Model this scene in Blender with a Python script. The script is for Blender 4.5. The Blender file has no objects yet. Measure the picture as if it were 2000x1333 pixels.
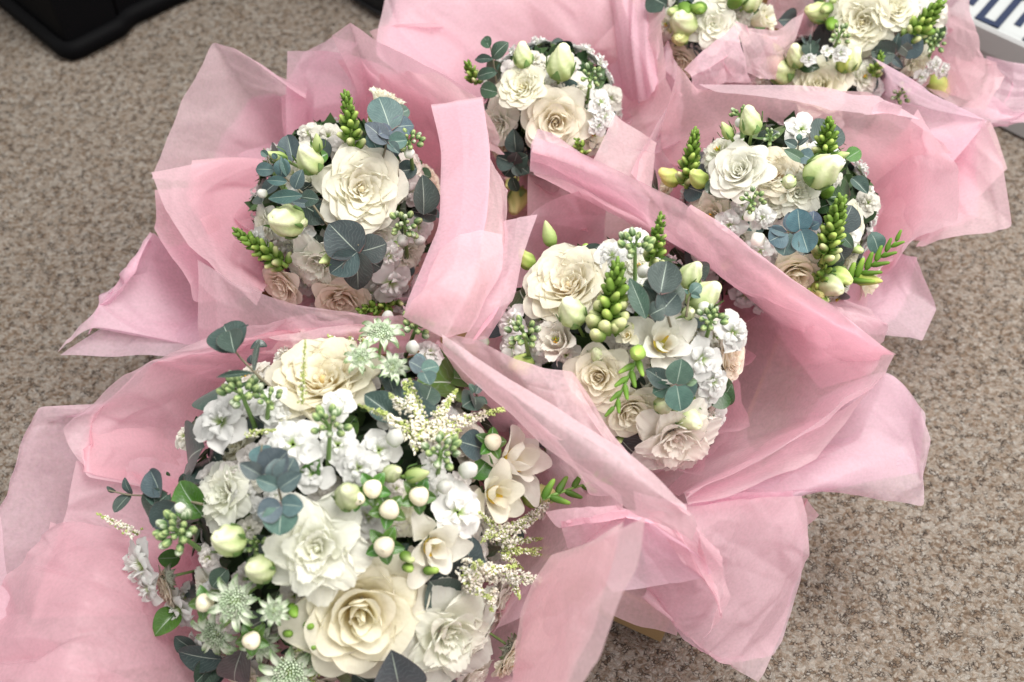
import bpy, bmesh, math, random
import numpy as np
from mathutils import Vector, Matrix

S = bpy.context.scene
COL = S.collection
rnd = random.Random(7)
R = math.radians

# ---------------------------------------------------------------- camera
FPX, TH, HC = 1944.0, R(57), 1.0
cam_d = bpy.data.cameras.new('camera')
cam = bpy.data.objects.new('camera', cam_d); COL.objects.link(cam)
cam.location = (0, 0, HC); cam.rotation_euler = (R(90) - TH, 0, 0)
cam_d.sensor_width = 36; cam_d.lens = 35; cam_d.clip_start = 0.02; cam_d.clip_end = 50
cam_d.dof.use_dof = True; cam_d.dof.focus_distance = 0.875; cam_d.dof.aperture_fstop = 4.5
S.camera = cam
S.render.resolution_x, S.render.resolution_y = 1024, 682
# ---------------------------------------------------------------- light
W = bpy.data.worlds.new('World'); S.world = W; W.use_nodes = True
W.node_tree.nodes['Background'].inputs[0].default_value = (1.0, 0.985, 0.96, 1)
W.node_tree.nodes['Background'].inputs[1].default_value = 0.90
def area(name, loc, target, sx, sy, power, col):
    l = bpy.data.lights.new(name, 'AREA'); l.shape = 'RECTANGLE'; l.size = sx; l.size_y = sy
    l.energy = power; l.color = col
    o = bpy.data.objects.new(name, l); COL.objects.link(o); o.location = loc
    o.rotation_euler = (Vector(target) - Vector(loc)).to_track_quat('-Z', 'Y').to_euler()
    return o
area('window_light', (1.5, 0.25, 2.1), (0.1, 0.65, 0.2), 1.2, 1.3, 46, (1.0, 0.965, 0.91))
area('ceiling_light', (0.35, 0.95, 2.4), (0.15, 0.65, 0.25), 0.9, 0.9, 56, (1.0, 0.975, 0.94))
S.view_settings.view_transform = 'Standard'; S.view_settings.look = 'None'
S.view_settings.exposure = 0.0; S.view_settings.gamma = 1
S.cycles.max_bounces = 12; S.cycles.transparent_max_bounces = 16
S.cycles.diffuse_bounces = 6; S.cycles.transmission_bounces = 8

FW = Vector((0, math.cos(TH), -math.sin(TH))); RT = Vector((1, 0, 0)); UP = Vector((0, math.sin(TH), math.cos(TH)))
CP = Vector((0, 0, HC))
def ray(px, py): return FW + RT * ((px - 1000) / FPX) + UP * ((666.5 - py) / FPX)
def at(px, py, z):
    d = ray(px, py); return CP + d * ((z - HC) / d.z)
def depth(p): return (Vector(p) - CP).dot(FW)

# ---------------------------------------------------------------- objects
def tag(o, label=None, cat=None, group=None, kind=None):
    if label: o['label'] = label
    if cat: o['category'] = cat
    if group: o['group'] = group
    if kind: o['kind'] = kind
    return o
def empty(name, loc):
    o = bpy.data.objects.new(name, None); COL.objects.link(o); o.location = loc; o.empty_display_size = .02
    return o
def mesh(name, V, Fc, mat=None, smooth=True, uv=None, col=None):
    me = bpy.data.meshes.new(name)
    me.from_pydata([tuple(v) for v in V], [], [tuple(f) for f in Fc]); me.update()
    if smooth: me.polygons.foreach_set('use_smooth', [True] * len(me.polygons))
    if uv is not None:
        l = me.uv_layers.new(name='UVMap'); idx = np.zeros(len(me.loops), int); me.loops.foreach_get('vertex_index', idx)
        l.data.foreach_set('uv', np.asarray(uv, float)[idx].ravel())
    if col is not None:
        a = me.color_attributes.new('Col', 'FLOAT_COLOR', 'POINT')
        c = np.ones((len(V), 4)); c[:, :3] = np.asarray(col)[:, :3]; a.data.foreach_set('color', c.ravel())
    if mat: me.materials.append(mat)
    return me
def put(name, me, parent, M=None, tint=None):
    """link mesh me as part `name` of parent; M is a world matrix"""
    o = bpy.data.objects.new(name, me); COL.objects.link(o)
    if parent is not None: o.parent = parent
    if M is not None:
        o.matrix_parent_inverse = Matrix.Identity(4)
        o.matrix_local = (WM[parent].inverted() @ M) if parent is not None else M
        WM[o] = M
    else: WM[o] = WM[parent] if parent is not None else Matrix.Identity(4)
    if tint: o.color = (*tint, 1)
    return o
WM = {}
def frame(p, n, rot=0.0, s=1.0, ref=None):
    """matrix at p with local Z along n, scaled s, spun by rot; X leans to screen right"""
    n = Vector(n).normalized(); r = Vector(ref) if ref is not None else RT
    x = (r - n * r.dot(n))
    if x.length < 1e-4: x = UP - n * UP.dot(n)
    x.normalize(); y = n.cross(x)
    m = Matrix((x, y, n)).transposed().to_4x4()
    m = Matrix.Translation(p) @ m @ Matrix.Rotation(rot, 4, 'Z')
    if isinstance(s, (tuple, list)): return m @ Matrix.Diagonal((*s, 1))
    return m @ Matrix.Scale(s, 4)
def grid_faces(n, m, wrap=False, off=0):
    F = []
    for i in range(n - 1):
        for j in range(m if wrap else m - 1):
            k = (j + 1) % m
            F.append((off + i * m + j, off + i * m + k, off + (i + 1) * m + k, off + (i + 1) * m + j))
    return F

# ---------------------------------------------------------------- materials
def mat(name):
    m = bpy.data.materials.new(name); m.use_nodes = True; nt = m.node_tree
    for n in list(nt.nodes): nt.nodes.remove(n)
    return m, nt, (lambda t, **k: _n(nt, t, **k)), nt.links.new
def _n(nt, t, **k):
    n = nt.nodes.new(t)
    for a, b in k.items():
        if a.startswith('i_'): n.inputs[a[2:].replace('_', ' ')].default_value = b
        else: setattr(n, a, b)
    return n
def ramp(N, stops):
    r = N('ShaderNodeValToRGB'); e = r.color_ramp.elements
    while len(e) < len(stops): e.new(0.5)
    for x, (p, c) in zip(e, stops): x.position = p; x.color = (*c, 1) if len(c) == 3 else c
    return r
def mixc(N, L, fac, a, b, bt='MIX'):
    m = N('ShaderNodeMix', data_type='RGBA', blend_type=bt)
    for k, v in ((0, fac), (6, a), (7, b)):
        if hasattr(v, 'is_output'): L(v, m.inputs[k])
        elif k == 0: m.inputs[0].default_value = v
        else: m.inputs[k].default_value = (*v, 1)
    return m.outputs[2]
def leafy(name, base_fn, rough=.5, trans=.25, bump=.0, bscale=300., sheen=0., spec=.4, tboost=1.0):
    """soft organic surface: principled + translucent, colour from base_fn(N, L, nt) socket"""
    m, nt, N, L = mat(name)
    c = base_fn(N, L)
    p = N('ShaderNodeBsdfPrincipled'); p.inputs['Roughness'].default_value = rough
    p.inputs['Specular IOR Level'].default_value = spec
    if sheen: p.inputs['Sheen Weight'].default_value = sheen
    L(c, p.inputs['Base Color'])
    out = N('ShaderNodeOutputMaterial')
    if bump:
        tc = N('ShaderNodeTexCoord'); no = N('ShaderNodeTexNoise'); no.inputs['Scale'].default_value = bscale
        no.inputs['Detail'].default_value = 3
        L(tc.outputs['Object'], no.inputs['Vector'])
        b = N('ShaderNodeBump'); b.inputs['Strength'].default_value = bump; b.inputs['Distance'].default_value = .02
        L(no.outputs[0], b.inputs['Height']); L(b.outputs[0], p.inputs['Normal'])
    if trans:
        t = N('ShaderNodeBsdfTranslucent'); L(c, t.inputs['Color'])
        x = N('ShaderNodeMixShader'); x.inputs[0].default_value = trans
        L(p.outputs[0], x.inputs[1]); L(t.outputs[0], x.inputs[2]); L(x.outputs[0], out.inputs[0])
    else: L(p.outputs[0], out.inputs[0])
    return m
def f_petal(N, L):
    oi = N('ShaderNodeObjectInfo'); at_ = N('ShaderNodeAttribute', attribute_name='Col')
    sp = N('ShaderNodeSeparateColor'); L(at_.outputs['Color'], sp.inputs[0])
    r = ramp(N, [(0.0, (0, 0, 0)), (0.55, (1, 1, 1))]); L(sp.outputs[0], r.inputs[0])
    ec = mixc(N, L, .70, oi.outputs['Color'], (0.88, 0.88, 0.83))
    c = mixc(N, L, r.outputs[0], oi.outputs['Color'], ec)
    tc = N('ShaderNodeTexCoord')   # faint veins running up the petal
    wv = N('ShaderNodeTexNoise'); wv.inputs['Scale'].default_value = 9; wv.inputs['Detail'].default_value = 4
    mp = N('ShaderNodeMapping'); mp.inputs['Scale'].default_value = (6, .5, 1); L(tc.outputs['UV'], mp.inputs[0]); L(mp.outputs[0], wv.inputs['Vector'])
    rr = ramp(N, [(0.3, (.94, .93, .88)), (0.65, (1, 1, 1))]); L(wv.outputs[0], rr.inputs[0])
    return mixc(N, L, 1.0, c, rr.outputs[0], 'MULTIPLY')
def f_col(N, L):
    a = N('ShaderNodeAttribute', attribute_name='Col'); oi = N('ShaderNodeObjectInfo')
    hs = N('ShaderNodeHueSaturation'); L(a.outputs['Color'], hs.inputs['Color'])
    mr = N('ShaderNodeMapRange'); mr.inputs['To Min'].default_value = .82; mr.inputs['To Max'].default_value = 1.15
    L(oi.outputs['Random'], mr.inputs[0]); L(mr.outputs[0], hs.inputs['Value'])
    return mixc(N, L, 1.0, hs.outputs[0], oi.outputs['Color'], 'MULTIPLY')
def f_euc(N, L):
    oi = N('ShaderNodeObjectInfo'); tc = N('ShaderNodeTexCoord'); sp = N('ShaderNodeSeparateXYZ'); L(tc.outputs['UV'], sp.inputs[0])
    au = N('ShaderNodeMath', operation='ABSOLUTE'); L(sp.outputs[0], au.inputs[0])
    rib = ramp(N, [(0.0, (1, 1, 1)), (0.035, (0, 0, 0))]); L(au.outputs[0], rib.inputs[0])
    # side veins: v - 0.5|u| stripes
    m1 = N('ShaderNodeMath', operation='MULTIPLY_ADD'); L(au.outputs[0], m1.inputs[0]); m1.inputs[1].default_value = -.45
    nv = N('ShaderNodeTexNoise'); nv.inputs['Scale'].default_value = 3; L(tc.outputs['UV'], nv.inputs['Vector']); ma = N('ShaderNodeMath', operation='MULTIPLY_ADD'); L(nv.outputs[0], ma.inputs[0]); ma.inputs[1].default_value = .30; L(sp.outputs[1], ma.inputs[2]); L(ma.outputs[0], m1.inputs[2])
    m2 = N('ShaderNodeMath', operation='MULTIPLY'); L(m1.outputs[0], m2.inputs[0]); m2.inputs[1].default_value = 58
    m3 = N('ShaderNodeMath', operation='SINE'); L(m2.outputs[0], m3.inputs[0])
    vr = ramp(N, [(0.75, (0, 0, 0)), (1.0, (.13, .13, .13))]); L(m3.outputs[0], vr.inputs[0])
    no = N('ShaderNodeTexNoise'); no.inputs['Scale'].default_value = 3.5; no.inputs['Detail'].default_value = 5; L(tc.outputs['Object'], no.inputs['Vector'])
    nr = ramp(N, [(0.3, (.75, .78, .8)), (0.7, (1.25, 1.2, 1.18))]); L(no.outputs[0], nr.inputs[0])
    c = mixc(N, L, 1.0, oi.outputs['Color'], nr.outputs[0], 'MULTIPLY')
    c = mixc(N, L, vr.outputs[0], c, (0.33, .42, .40))
    c = mixc(N, L, rib.outputs[0], c, (0.42, .50, .42))
    ed = ramp(N, [(0.93, (0, 0, 0)), (0.99, (1, 1, 1))]); at_ = N('ShaderNodeAttribute', attribute_name='Col'); L(at_.outputs['Fac'], ed.inputs[0])
    return mixc(N, L, ed.outputs[0], c, (0.17, .085, .08))
M_petal = leafy('petal_soft', f_petal, .6, .48, .10, 12., .15, .3)
M_col = leafy('bud_green', f_col, .58, .14, .08, 6., 0, .4)
M_white = leafy('floret_white', f_col, .55, .36, .05, 8., .1, .3)
M_euc = leafy('eucalyptus_leaf', f_euc, .50, .10, .06, 20., .12, .35)
M_leaf = leafy('green_leaf', f_euc, .28, .10, .06, 20., 0, .5)
def f_stem(N, L):
    oi = N('ShaderNodeObjectInfo'); return oi.outputs['Color']
M_stem = leafy('plant_stem', f_stem, .5, 0)

def paper_mat(name, kc):
    m, nt, N, L = mat(name)
    tc = N('ShaderNodeTexCoord')
    oi = N('ShaderNodeObjectInfo')
    no = N('ShaderNodeTexNoise'); no.inputs['Scale'].default_value = 330; no.inputs['Detail'].default_value = 4; L(tc.outputs['Object'], no.inputs['Vector'])
    no2 = N('ShaderNodeTexNoise'); no2.inputs['Scale'].default_value = 22; no2.inputs['Detail'].default_value = 5; L(tc.outputs['Object'], no2.inputs['Vector'])
    r1 = ramp(N, [(0.35, (.93, .91, .93)), (0.7, (1.0, 1.0, 1.0))]); L(no.outputs[0], r1.inputs[0])
    c = mixc(N, L, 1.0, oi.outputs['Color'], r1.outputs[0], 'MULTIPLY')
    mv = mixc(N, L, .05, tc.outputs['Object'], no2.outputs[1], 'ADD')
    vo = N('ShaderNodeTexNoise'); vo.noise_type = 'RIDGED_MULTIFRACTAL'; vo.inputs['Scale'].default_value = 11; vo.inputs['Detail'].default_value = 2.5; vo.inputs['Roughness'].default_value = .5; vo.inputs['Lacunarity'].default_value = 2.3; L(mv, vo.inputs['Vector'])
    vr = ramp(N, [(0.15, (0, 0, 0)), (1.0, (1, 1, 1))]); L(vo.outputs[0], vr.inputs[0])
    b1 = N('ShaderNodeBump'); b1.inputs['Strength'].default_value = .06 + .16 * kc; b1.inputs['Distance'].default_value = .010; L(vr.outputs[0], b1.inputs['Height'])
    b2 = N('ShaderNodeBump'); b2.inputs['Strength'].default_value = .06 + .06 * kc; b2.inputs['Distance'].default_value = .012; L(no2.outputs[0], b2.inputs['Height']); L(b1.outputs[0], b2.inputs['Normal'])
    b3 = N('ShaderNodeBump'); b3.inputs['Strength'].default_value = .30; b3.inputs['Distance'].default_value = .0006; L(no.outputs[0], b3.inputs['Height']); L(b2.outputs[0], b3.inputs['Normal'])
    p = N('ShaderNodeBsdfPrincipled'); L(c, p.inputs['Base Color']); p.inputs['Roughness'].default_value = .42; p.inputs['Specular IOR Level'].default_value = .45
    p.inputs['Sheen Weight'].default_value = .25; p.inputs['Sheen Tint'].default_value = (.9, .88, 1, 1)
    L(b3.outputs[0], p.inputs['Normal'])
    c3 = N('ShaderNodeGamma'); c3.inputs[1].default_value = 1.5; L(c, c3.inputs[0]); t = N('ShaderNodeBsdfTranslucent'); L(c3.outputs[0], t.inputs['Color']); L(b2.outputs[0], t.inputs['Normal'])
    x = N('ShaderNodeMixShader'); x.inputs[0].default_value = .58; L(p.outputs[0], x.inputs[1]); L(t.outputs[0], x.inputs[2])
    tr = N('ShaderNodeBsdfTransparent'); tr.inputs[0].default_value = (1, .88, .93, 1)
    rr = N('ShaderNodeMapRange'); rr.inputs['From Min'].default_value = .3; rr.inputs['From Max'].default_value = .7
    rr.inputs['To Min'].default_value = .20; rr.inputs['To Max'].default_value = .40; L(no.outputs[0], rr.inputs[0])
    y = N('ShaderNodeMixShader'); L(rr.outputs[0], y.inputs[0]); L(x.outputs[0], y.inputs[1]); L(tr.outputs[0], y.inputs[2])
    o = N('ShaderNodeOutputMaterial'); L(y.outputs[0], o.inputs[0])
    return m
M_paper = paper_mat('tissue_paper', 0.); M_paper_c = paper_mat('crinkled_tissue_paper', 1.)
def carpet_mat():
    m, nt, N, L = mat('looped_carpet')
    tc = N('ShaderNodeTexCoord')
    w = N('ShaderNodeTexNoise'); w.inputs['Scale'].default_value = 140; w.inputs['Detail'].default_value = 2; L(tc.outputs['Object'], w.inputs['Vector'])
    v = mixc(N, L, .009, tc.outputs['Object'], w.outputs[1], 'ADD')
    mp = N('ShaderNodeMapping'); mp.inputs['Scale'].default_value = (1, 1.5, .0); L(v, mp.inputs[0])
    vo = N('ShaderNodeTexVoronoi', feature='SMOOTH_F1'); vo.inputs['Scale'].default_value = 290; vo.inputs['Smoothness'].default_value = .25; L(mp.outputs[0], vo.inputs['Vector'])
    ve = N('ShaderNodeTexVoronoi', feature='DISTANCE_TO_EDGE'); ve.inputs['Scale'].default_value = 290; L(mp.outputs[0], ve.inputs['Vector'])
    sp = N('ShaderNodeSeparateColor'); L(vo.outputs['Color'], sp.inputs[0])
    big = N('ShaderNodeTexNoise'); big.inputs['Scale'].default_value = 30; big.inputs['Detail'].default_value = 4; L(tc.outputs['Object'], big.inputs['Vector'])
    ad = N('ShaderNodeMath', operation='MULTIPLY_ADD'); L(big.outputs[0], ad.inputs[0]); ad.inputs[1].default_value = .5; L(sp.outputs[0], ad.inputs[2])
    sb = N('ShaderNodeMath', operation='SUBTRACT'); L(ad.outputs[0], sb.inputs[0]); sb.inputs[1].default_value = .25
    r = ramp(N, [(0.0, (.125, .088, .062)), (.16, (.178, .136, .101)), (.35, (.220, .180, .144)), (.55, (.244, .208, .173)), (.78, (.268, .238, .204)), (1.0, (.305, .282, .252))])
    L(sb.outputs[0], r.inputs[0])
    # dark slivers where some loops part
    er = ramp(N, [(0.0, (1, 1, 1)), (0.05, (1, 1, 1)), (0.13, (0, 0, 0))]); L(ve.outputs[0], er.inputs[0])
    lp = N('ShaderNodeTexNoise'); lp.inputs['Scale'].default_value = 110; lp.inputs['Detail'].default_value = 1; L(tc.outputs['Object'], lp.inputs['Vector'])
    gr = ramp(N, [(0.50, (0, 0, 0)), (.60, (1, 1, 1))]); L(lp.outputs[0], gr.inputs[0])
    mk = N('ShaderNodeMath', operation='MULTIPLY'); L(er.outputs[0], mk.inputs[0]); L(gr.outputs[0], mk.inputs[1])
    c = mixc(N, L, mk.outputs[0], r.outputs[0], (.040, .031, .026))
    p = N('ShaderNodeBsdfPrincipled'); p.inputs['Roughness'].default_value = .95; p.inputs['Specular IOR Level'].default_value = .1; L(c, p.inputs['Base Color'])
    hr = ramp(N, [(0.0, (0, 0, 0)), (.35, (1, 1, 1))]); L(ve.outputs[0], hr.inputs[0])
    b = N('ShaderNodeBump'); b.inputs['Strength'].default_value = .7; b.inputs['Distance'].default_value = .002; L(hr.outputs[0], b.inputs['Height'])
    b2 = N('ShaderNodeBump'); b2.inputs['Strength'].default_value = .25; b2.inputs['Distance'].default_value = .004; L(big.outputs[0], b2.inputs['Height']); L(b.outputs[0], b2.inputs['Normal'])
    L(b2.outputs[0], p.inputs['Normal'])
    o = N('ShaderNodeOutputMaterial'); L(p.outputs[0], o.inputs[0])
    return m
def plain(name, col, rough=.5, bump=.2, bs=200., var=.1, spec=.5):
    m, nt, N, L = mat(name); tc = N('ShaderNodeTexCoord'); no = N('ShaderNodeTexNoise'); no.inputs['Scale'].default_value = bs; no.inputs['Detail'].default_value = 4
    L(tc.outputs['Object'], no.inputs['Vector'])
    c = mixc(N, L, no.outputs[0], tuple(x * (1 - var) for x in col), tuple(min(1, x * (1 + var)) for x in col))
    p = N('ShaderNodeBsdfPrincipled'); L(c, p.inputs['Base Color']); p.inputs['Roughness'].default_value = rough; p.inputs['Specular IOR Level'].default_value = spec
    b = N('ShaderNodeBump'); b.inputs['Strength'].default_value = bump; b.inputs['Distance'].default_value = .001; L(no.outputs[0], b.inputs['Height']); L(b.outputs[0], p.inputs['Normal'])
    o = N('ShaderNodeOutputMaterial'); L(p.outputs[0], o.inputs[0]); return m

# ---------------------------------------------------------------- setting
def carpet():
    # ground sheet, finely rolled surface near the camera
    nx, ny = 260, 220
    xs = np.linspace(-1.3, 1.3, nx); ys = np.linspace(-.3, 2.6, ny)
    X, Y = np.meshgrid(xs, ys); r2 = np.random.RandomState(3)
    Z = np.zeros_like(X)
    for k in range(14):
        a = r2.uniform(0, 6.28); f = r2.uniform(20, 90); Z += .0005 * np.sin(f * (X * math.cos(a) + Y * math.sin(a)) + r2.uniform(0, 6))
    V = np.stack([X, Y, Z - .001], -1).reshape(-1, 3).tolist()
    Fc = grid_faces(ny, nx)
    o = len(V)
    V += [(-6, -4, -.006), (6, -4, -.006), (6, 8, -.006), (-6, 8, -.006)]; Fc.append((o, o + 1, o + 2, o + 3))
    ob = put('floor', mesh('floor', V, Fc, carpet_mat()), None)
    tag(ob, kind='structure', label='flecked beige and brown loop pile carpet under everything')
carpet()
# ---------------------------------------------------------------- petals and other plant pieces (unit size meshes, shared)
def petal(R0, R1, H, wd, p=1.4, q=.6, curl=.1, ruf=.0, nf=5, inward=0., seed=0, nu=15, nv=11, tlo=.0, base=-.05, notch=0., name='petal', m=None):
    r = np.random.RandomState(seed); ph = r.uniform(0, 6.28, 5)
    V = []; UVs = []; C = []
    for i in range(nv):
        v = i / (nv - 1)
        for j in range(nu):
            u = -1 + 2 * j / (nu - 1)
            vv = v * (1 - .17 * abs(u) ** 2.2 - notch * math.exp(-(u / .22) ** 2) + .025 * math.sin(3.1 * u + ph[3]) * v)
            w = R(wd) * (.42 + .58 * math.sin(min(1, v * 1.25) * math.pi / 2))
            if v > .6: w *= math.sqrt(max(0, 1 - .78 * ((v - .6) / .4) ** 2))
            rad = R0 + (R1 - R0) * vv ** p
            z = base + H * vv ** q
            k = max(0, vv - .62) / .38
            rad += curl * k * k; z -= curl * .9 * k * k * (1 + .35 * math.sin(2.3 * u + ph[0]))
            rad -= inward * k
            e = ruf * (v ** 2.5) * (math.sin(nf * u * 3.14 + ph[1]) * .6 + .4 * math.sin(nf * 1.9 * u * 3.14 + ph[2]))
            lo = .035 * math.sin(2.2 * u + 2 * v + ph[4]) * v
            rad += e * .7 + lo; z += e * .55 - .5 * lo + .05 * abs(u) ** 2 * v
            a = u * w + .06 * math.sin(ph[2]) * v
            V.append((rad * math.cos(a), rad * math.sin(a), z)); UVs.append((u, v))
            t = tlo + (1 - tlo) * v ** 1.3; C.append((t, t, t))
    return mesh(name, V, grid_faces(nv, nu), m or M_petal, uv=UVs, col=C)
def layer_set(spec, seed, **kw):
    return [(n, [petal(*a[:4], seed=seed * 100 + i * 7 + k, **{**kw, **(a[4] if len(a) > 4 else {})}) for k in range(3)], ph) for i, (n, ph, a) in enumerate(spec)]
# (count, phase, (R0, R1, H, halfwidth, kw))
ROSE = layer_set([
    (3, 0.0, (.01, .09, .50, 100, dict(inward=.05, curl=.0, tlo=.0, p=.5, q=1.2))),
    (3, .5, (.04, .17, .56, 95, dict(inward=.02, curl=.02, tlo=.0, p=.5))),
    (4, .2, (.06, .27, .58, 80, dict(curl=.04, tlo=.0, p=.55))),
    (4, .9, (.08, .40, .56, 74, dict(curl=.07, tlo=.1, p=.6))),
    (5, .1, (.10, .55, .50, 66, dict(curl=.11, tlo=.2, p=.7))),
    (6, .6, (.12, .69, .46, 64, dict(curl=.11, tlo=.35, p=.8, q=.95))),
    (6, .3, (.14, .82, .34, 60, dict(curl=.14, tlo=.45, p=.9, q=.8))),
], 1, ruf=.010, nf=2, q=1.05)
ROSE_OPEN = layer_set([
    (4, 0.0, (.01, .12, .30, 75, dict(inward=.02, curl=.03, tlo=.0, ruf=.02, p=.6))),
    (5, .4, (.04, .22, .36, 62, dict(curl=.04, tlo=.0, ruf=.022, p=.6))),
    (5, .9, (.06, .34, .42, 58, dict(curl=.06, tlo=.05, ruf=.022, p=.6))),
    (6, .2, (.08, .47, .45, 58, dict(curl=.06, tlo=.15, ruf=.025, p=.65))),
    (6, .7, (.10, .60, .44, 56, dict(curl=.09, tlo=.3, p=.7))),
    (7, .1, (.12, .72, .41, 56, dict(curl=.11, tlo=.4, p=.78, q=.95))),
    (7, .5, (.14, .83, .32, 56, dict(curl=.13, tlo=.5, p=.85, q=.85))),
], 2, ruf=.022, nf=1.9, q=1.0)
LISI = layer_set([
    (4, 0.0, (.01, .12, .34, 75, dict(curl=.02, tlo=.1, ruf=.03, p=.6, nf=3))),
    (4, .5, (.03, .26, .44, 70, dict(curl=.05, tlo=.3, ruf=.035, p=.6, nf=4))),
    (5, .1, (.06, .44, .46, 62, dict(curl=.09, tlo=.5, p=.7))),
    (5, .8, (.08, .62, .36, 58, dict(curl=.14, tlo=.6, p=.85, q=.85))),
    (5, .35, (.10, .80, .25, 56, dict(curl=.17, tlo=.65, p=.95, q=.78))),
], 3, ruf=.028, nf=5.5, nu=27, q=1.0, notch=.0)
CUP = layer_set([   # side-on ruffled cup (half-open lisianthus)
    (4, 0.0, (.05, .20, .95, 80, dict(curl=.05, tlo=.3))),
    (4, .5, (.10, .38, 1.0, 66, dict(curl=.12, tlo=.3))),
    (5, .1, (.14, .50, .95, 60, dict(curl=.16, tlo=.35))),
], 4, ruf=.045, nf=4.5, nu=21, p=.6, q=.95)
FREESIA = layer_set([
    (3, 0.0, (.03, .34, .80, 60, dict(curl=.02, inward=.10, tlo=.3))),
    (3, 1.05, (.05, .56, .76, 58, dict(curl=.10, tlo=.45))),
    (3, .4, (.06, .84, .52, 42, dict(curl=.16, tlo=.5, p=.9))),
], 5, ruf=.008, nf=1.2, p=.7, q=.95)
HEART = []
def revolve(name, prof, m, nseg=14, colf=None, twist=0., lobes=0, lamp=0., lean=0., spiral=0.):
    """prof: list of (r, z); colf(v, a) -> rgb"""
    V = []; C = []; n = len(prof); UVs = []
    for i, (r_, z) in enumerate(prof):
        v = i / (n - 1)
        for j in range(nseg):
            a = 2 * math.pi * j / nseg
            rr = r_ * (1 + lamp * math.cos(lobes * (a + twist * v)) * math.sin(math.pi * min(1, v * 1.05)))
            b = a + spiral * v
            V.append((rr * math.cos(b) + lean * v * v, rr * math.sin(b), z)); C.append(colf(v, a) if colf else (1, 1, 1)); UVs.append((math.cos(a), v))
    return mesh(name, V, grid_faces(n, nseg, True), m, uv=UVs, col=C)
def lerp3(a, b, t): t = max(0, min(1, t)); return tuple(x + (y - x) * t for x, y in zip(a, b))
SM = lambda a, b, x: (lambda t: t * t * (3 - 2 * t))(max(0, min(1, (x - a) / (b - a))))
def ell(n, r, h, p1=.9, z0=0.): return [(r * math.sin(math.pi * (i / (n - 1)) ** p1) + 1e-4, z0 + h * (1 - math.cos(math.pi * i / (n - 1))) / 2) for i in range(n)]
# lisianthus bud: swirled, pale green to cream
BUD = [revolve('bud', [(.12, 0), (.38, .12), (.49, .32), (.50, .5), (.47, .68), (.41, .84), (.34, .98), (.28, 1.1), (.24, 1.2), (.20, 1.29), (.12, 1.36), (.05, 1.35), (.01, 1.33)], M_col, 40,
       lambda v, a: lerp3((.34, .46, .14), (.76, .79, .52), SM(.0, .8, v) + .18 * math.cos((5 + k) * (a + 2.6 * v))), twist=2.6 + k, lobes=5 + k, lamp=.085, lean=.10 * k) for k in range(2)]
BUD_TIGHT = revolve('bud', [(.10, 0), (.26, .15), (.33, .45), (.30, .8), (.19, 1.2), (.08, 1.55), (.01, 1.66)], M_col, 14,
       lambda v, a: lerp3((.26, .40, .08), (.62, .70, .34), SM(.1, 1, v)), twist=2, lobes=4, lamp=.08)
def sepal_mesh(L_=1., w=.16, bend=.5, col0=(.16, .28, .06), col1=(.09, .18, .05)):
    V = []; C = []; UVs = []
    for i in range(7):
        v = i / 6
        for j in range(3):
            u = j - 1; ww = w * math.sin(math.pi * (.12 + .88 * v) ** .8) + .01
            rad = .12 + .41 * math.sin(min(1.57, v * 3.0)) - .06 * v + bend * max(0, v - .5) * .25
            V.append((rad - .04 * abs(u), u * ww, L_ * v)); C.append(lerp3(col0, col1, v)); UVs.append((u, v))
    return mesh('sepal', V, grid_faces(7, 3), M_col, col=C, uv=UVs)
SEP_L = sepal_mesh(1.15, .07, .5); SEP_S = sepal_mesh(.75, .16, .2, (.22, .36, .1), (.13, .24, .07))
# snapdragon buds
SNAP = [revolve('bud', [(.14, 0), (.32, .12), (.39, .35), (.36, .6), (.30, .8), (.27, 1.0), (.20, 1.2), (.01, 1.28)], M_col, 12,
        lambda v, a, g=g: lerp3((.12, .22, .025), g, SM(.3, 1, v)), lobes=2, lamp=.16, lean=.16) for g in ((.20, .32, .05), (.42, .54, .13), (.68, .70, .36))]
SEP_T = mesh('sepal', [(0, -.02, 0), (0, .02, 0), (.42, -.30, .18), (.42, .30, .18), (.62, -.26, .5), (.62, .26, .5), (.60, 0, .95), (.5, 0, .2), (.68, 0, .5)],
             [(0, 7, 2), (0, 1, 7), (1, 3, 7), (2, 7, 8, 4), (7, 3, 5, 8), (4, 8, 6), (8, 5, 6)], M_col, col=[(.085, .18, .02)] * 9)
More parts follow.
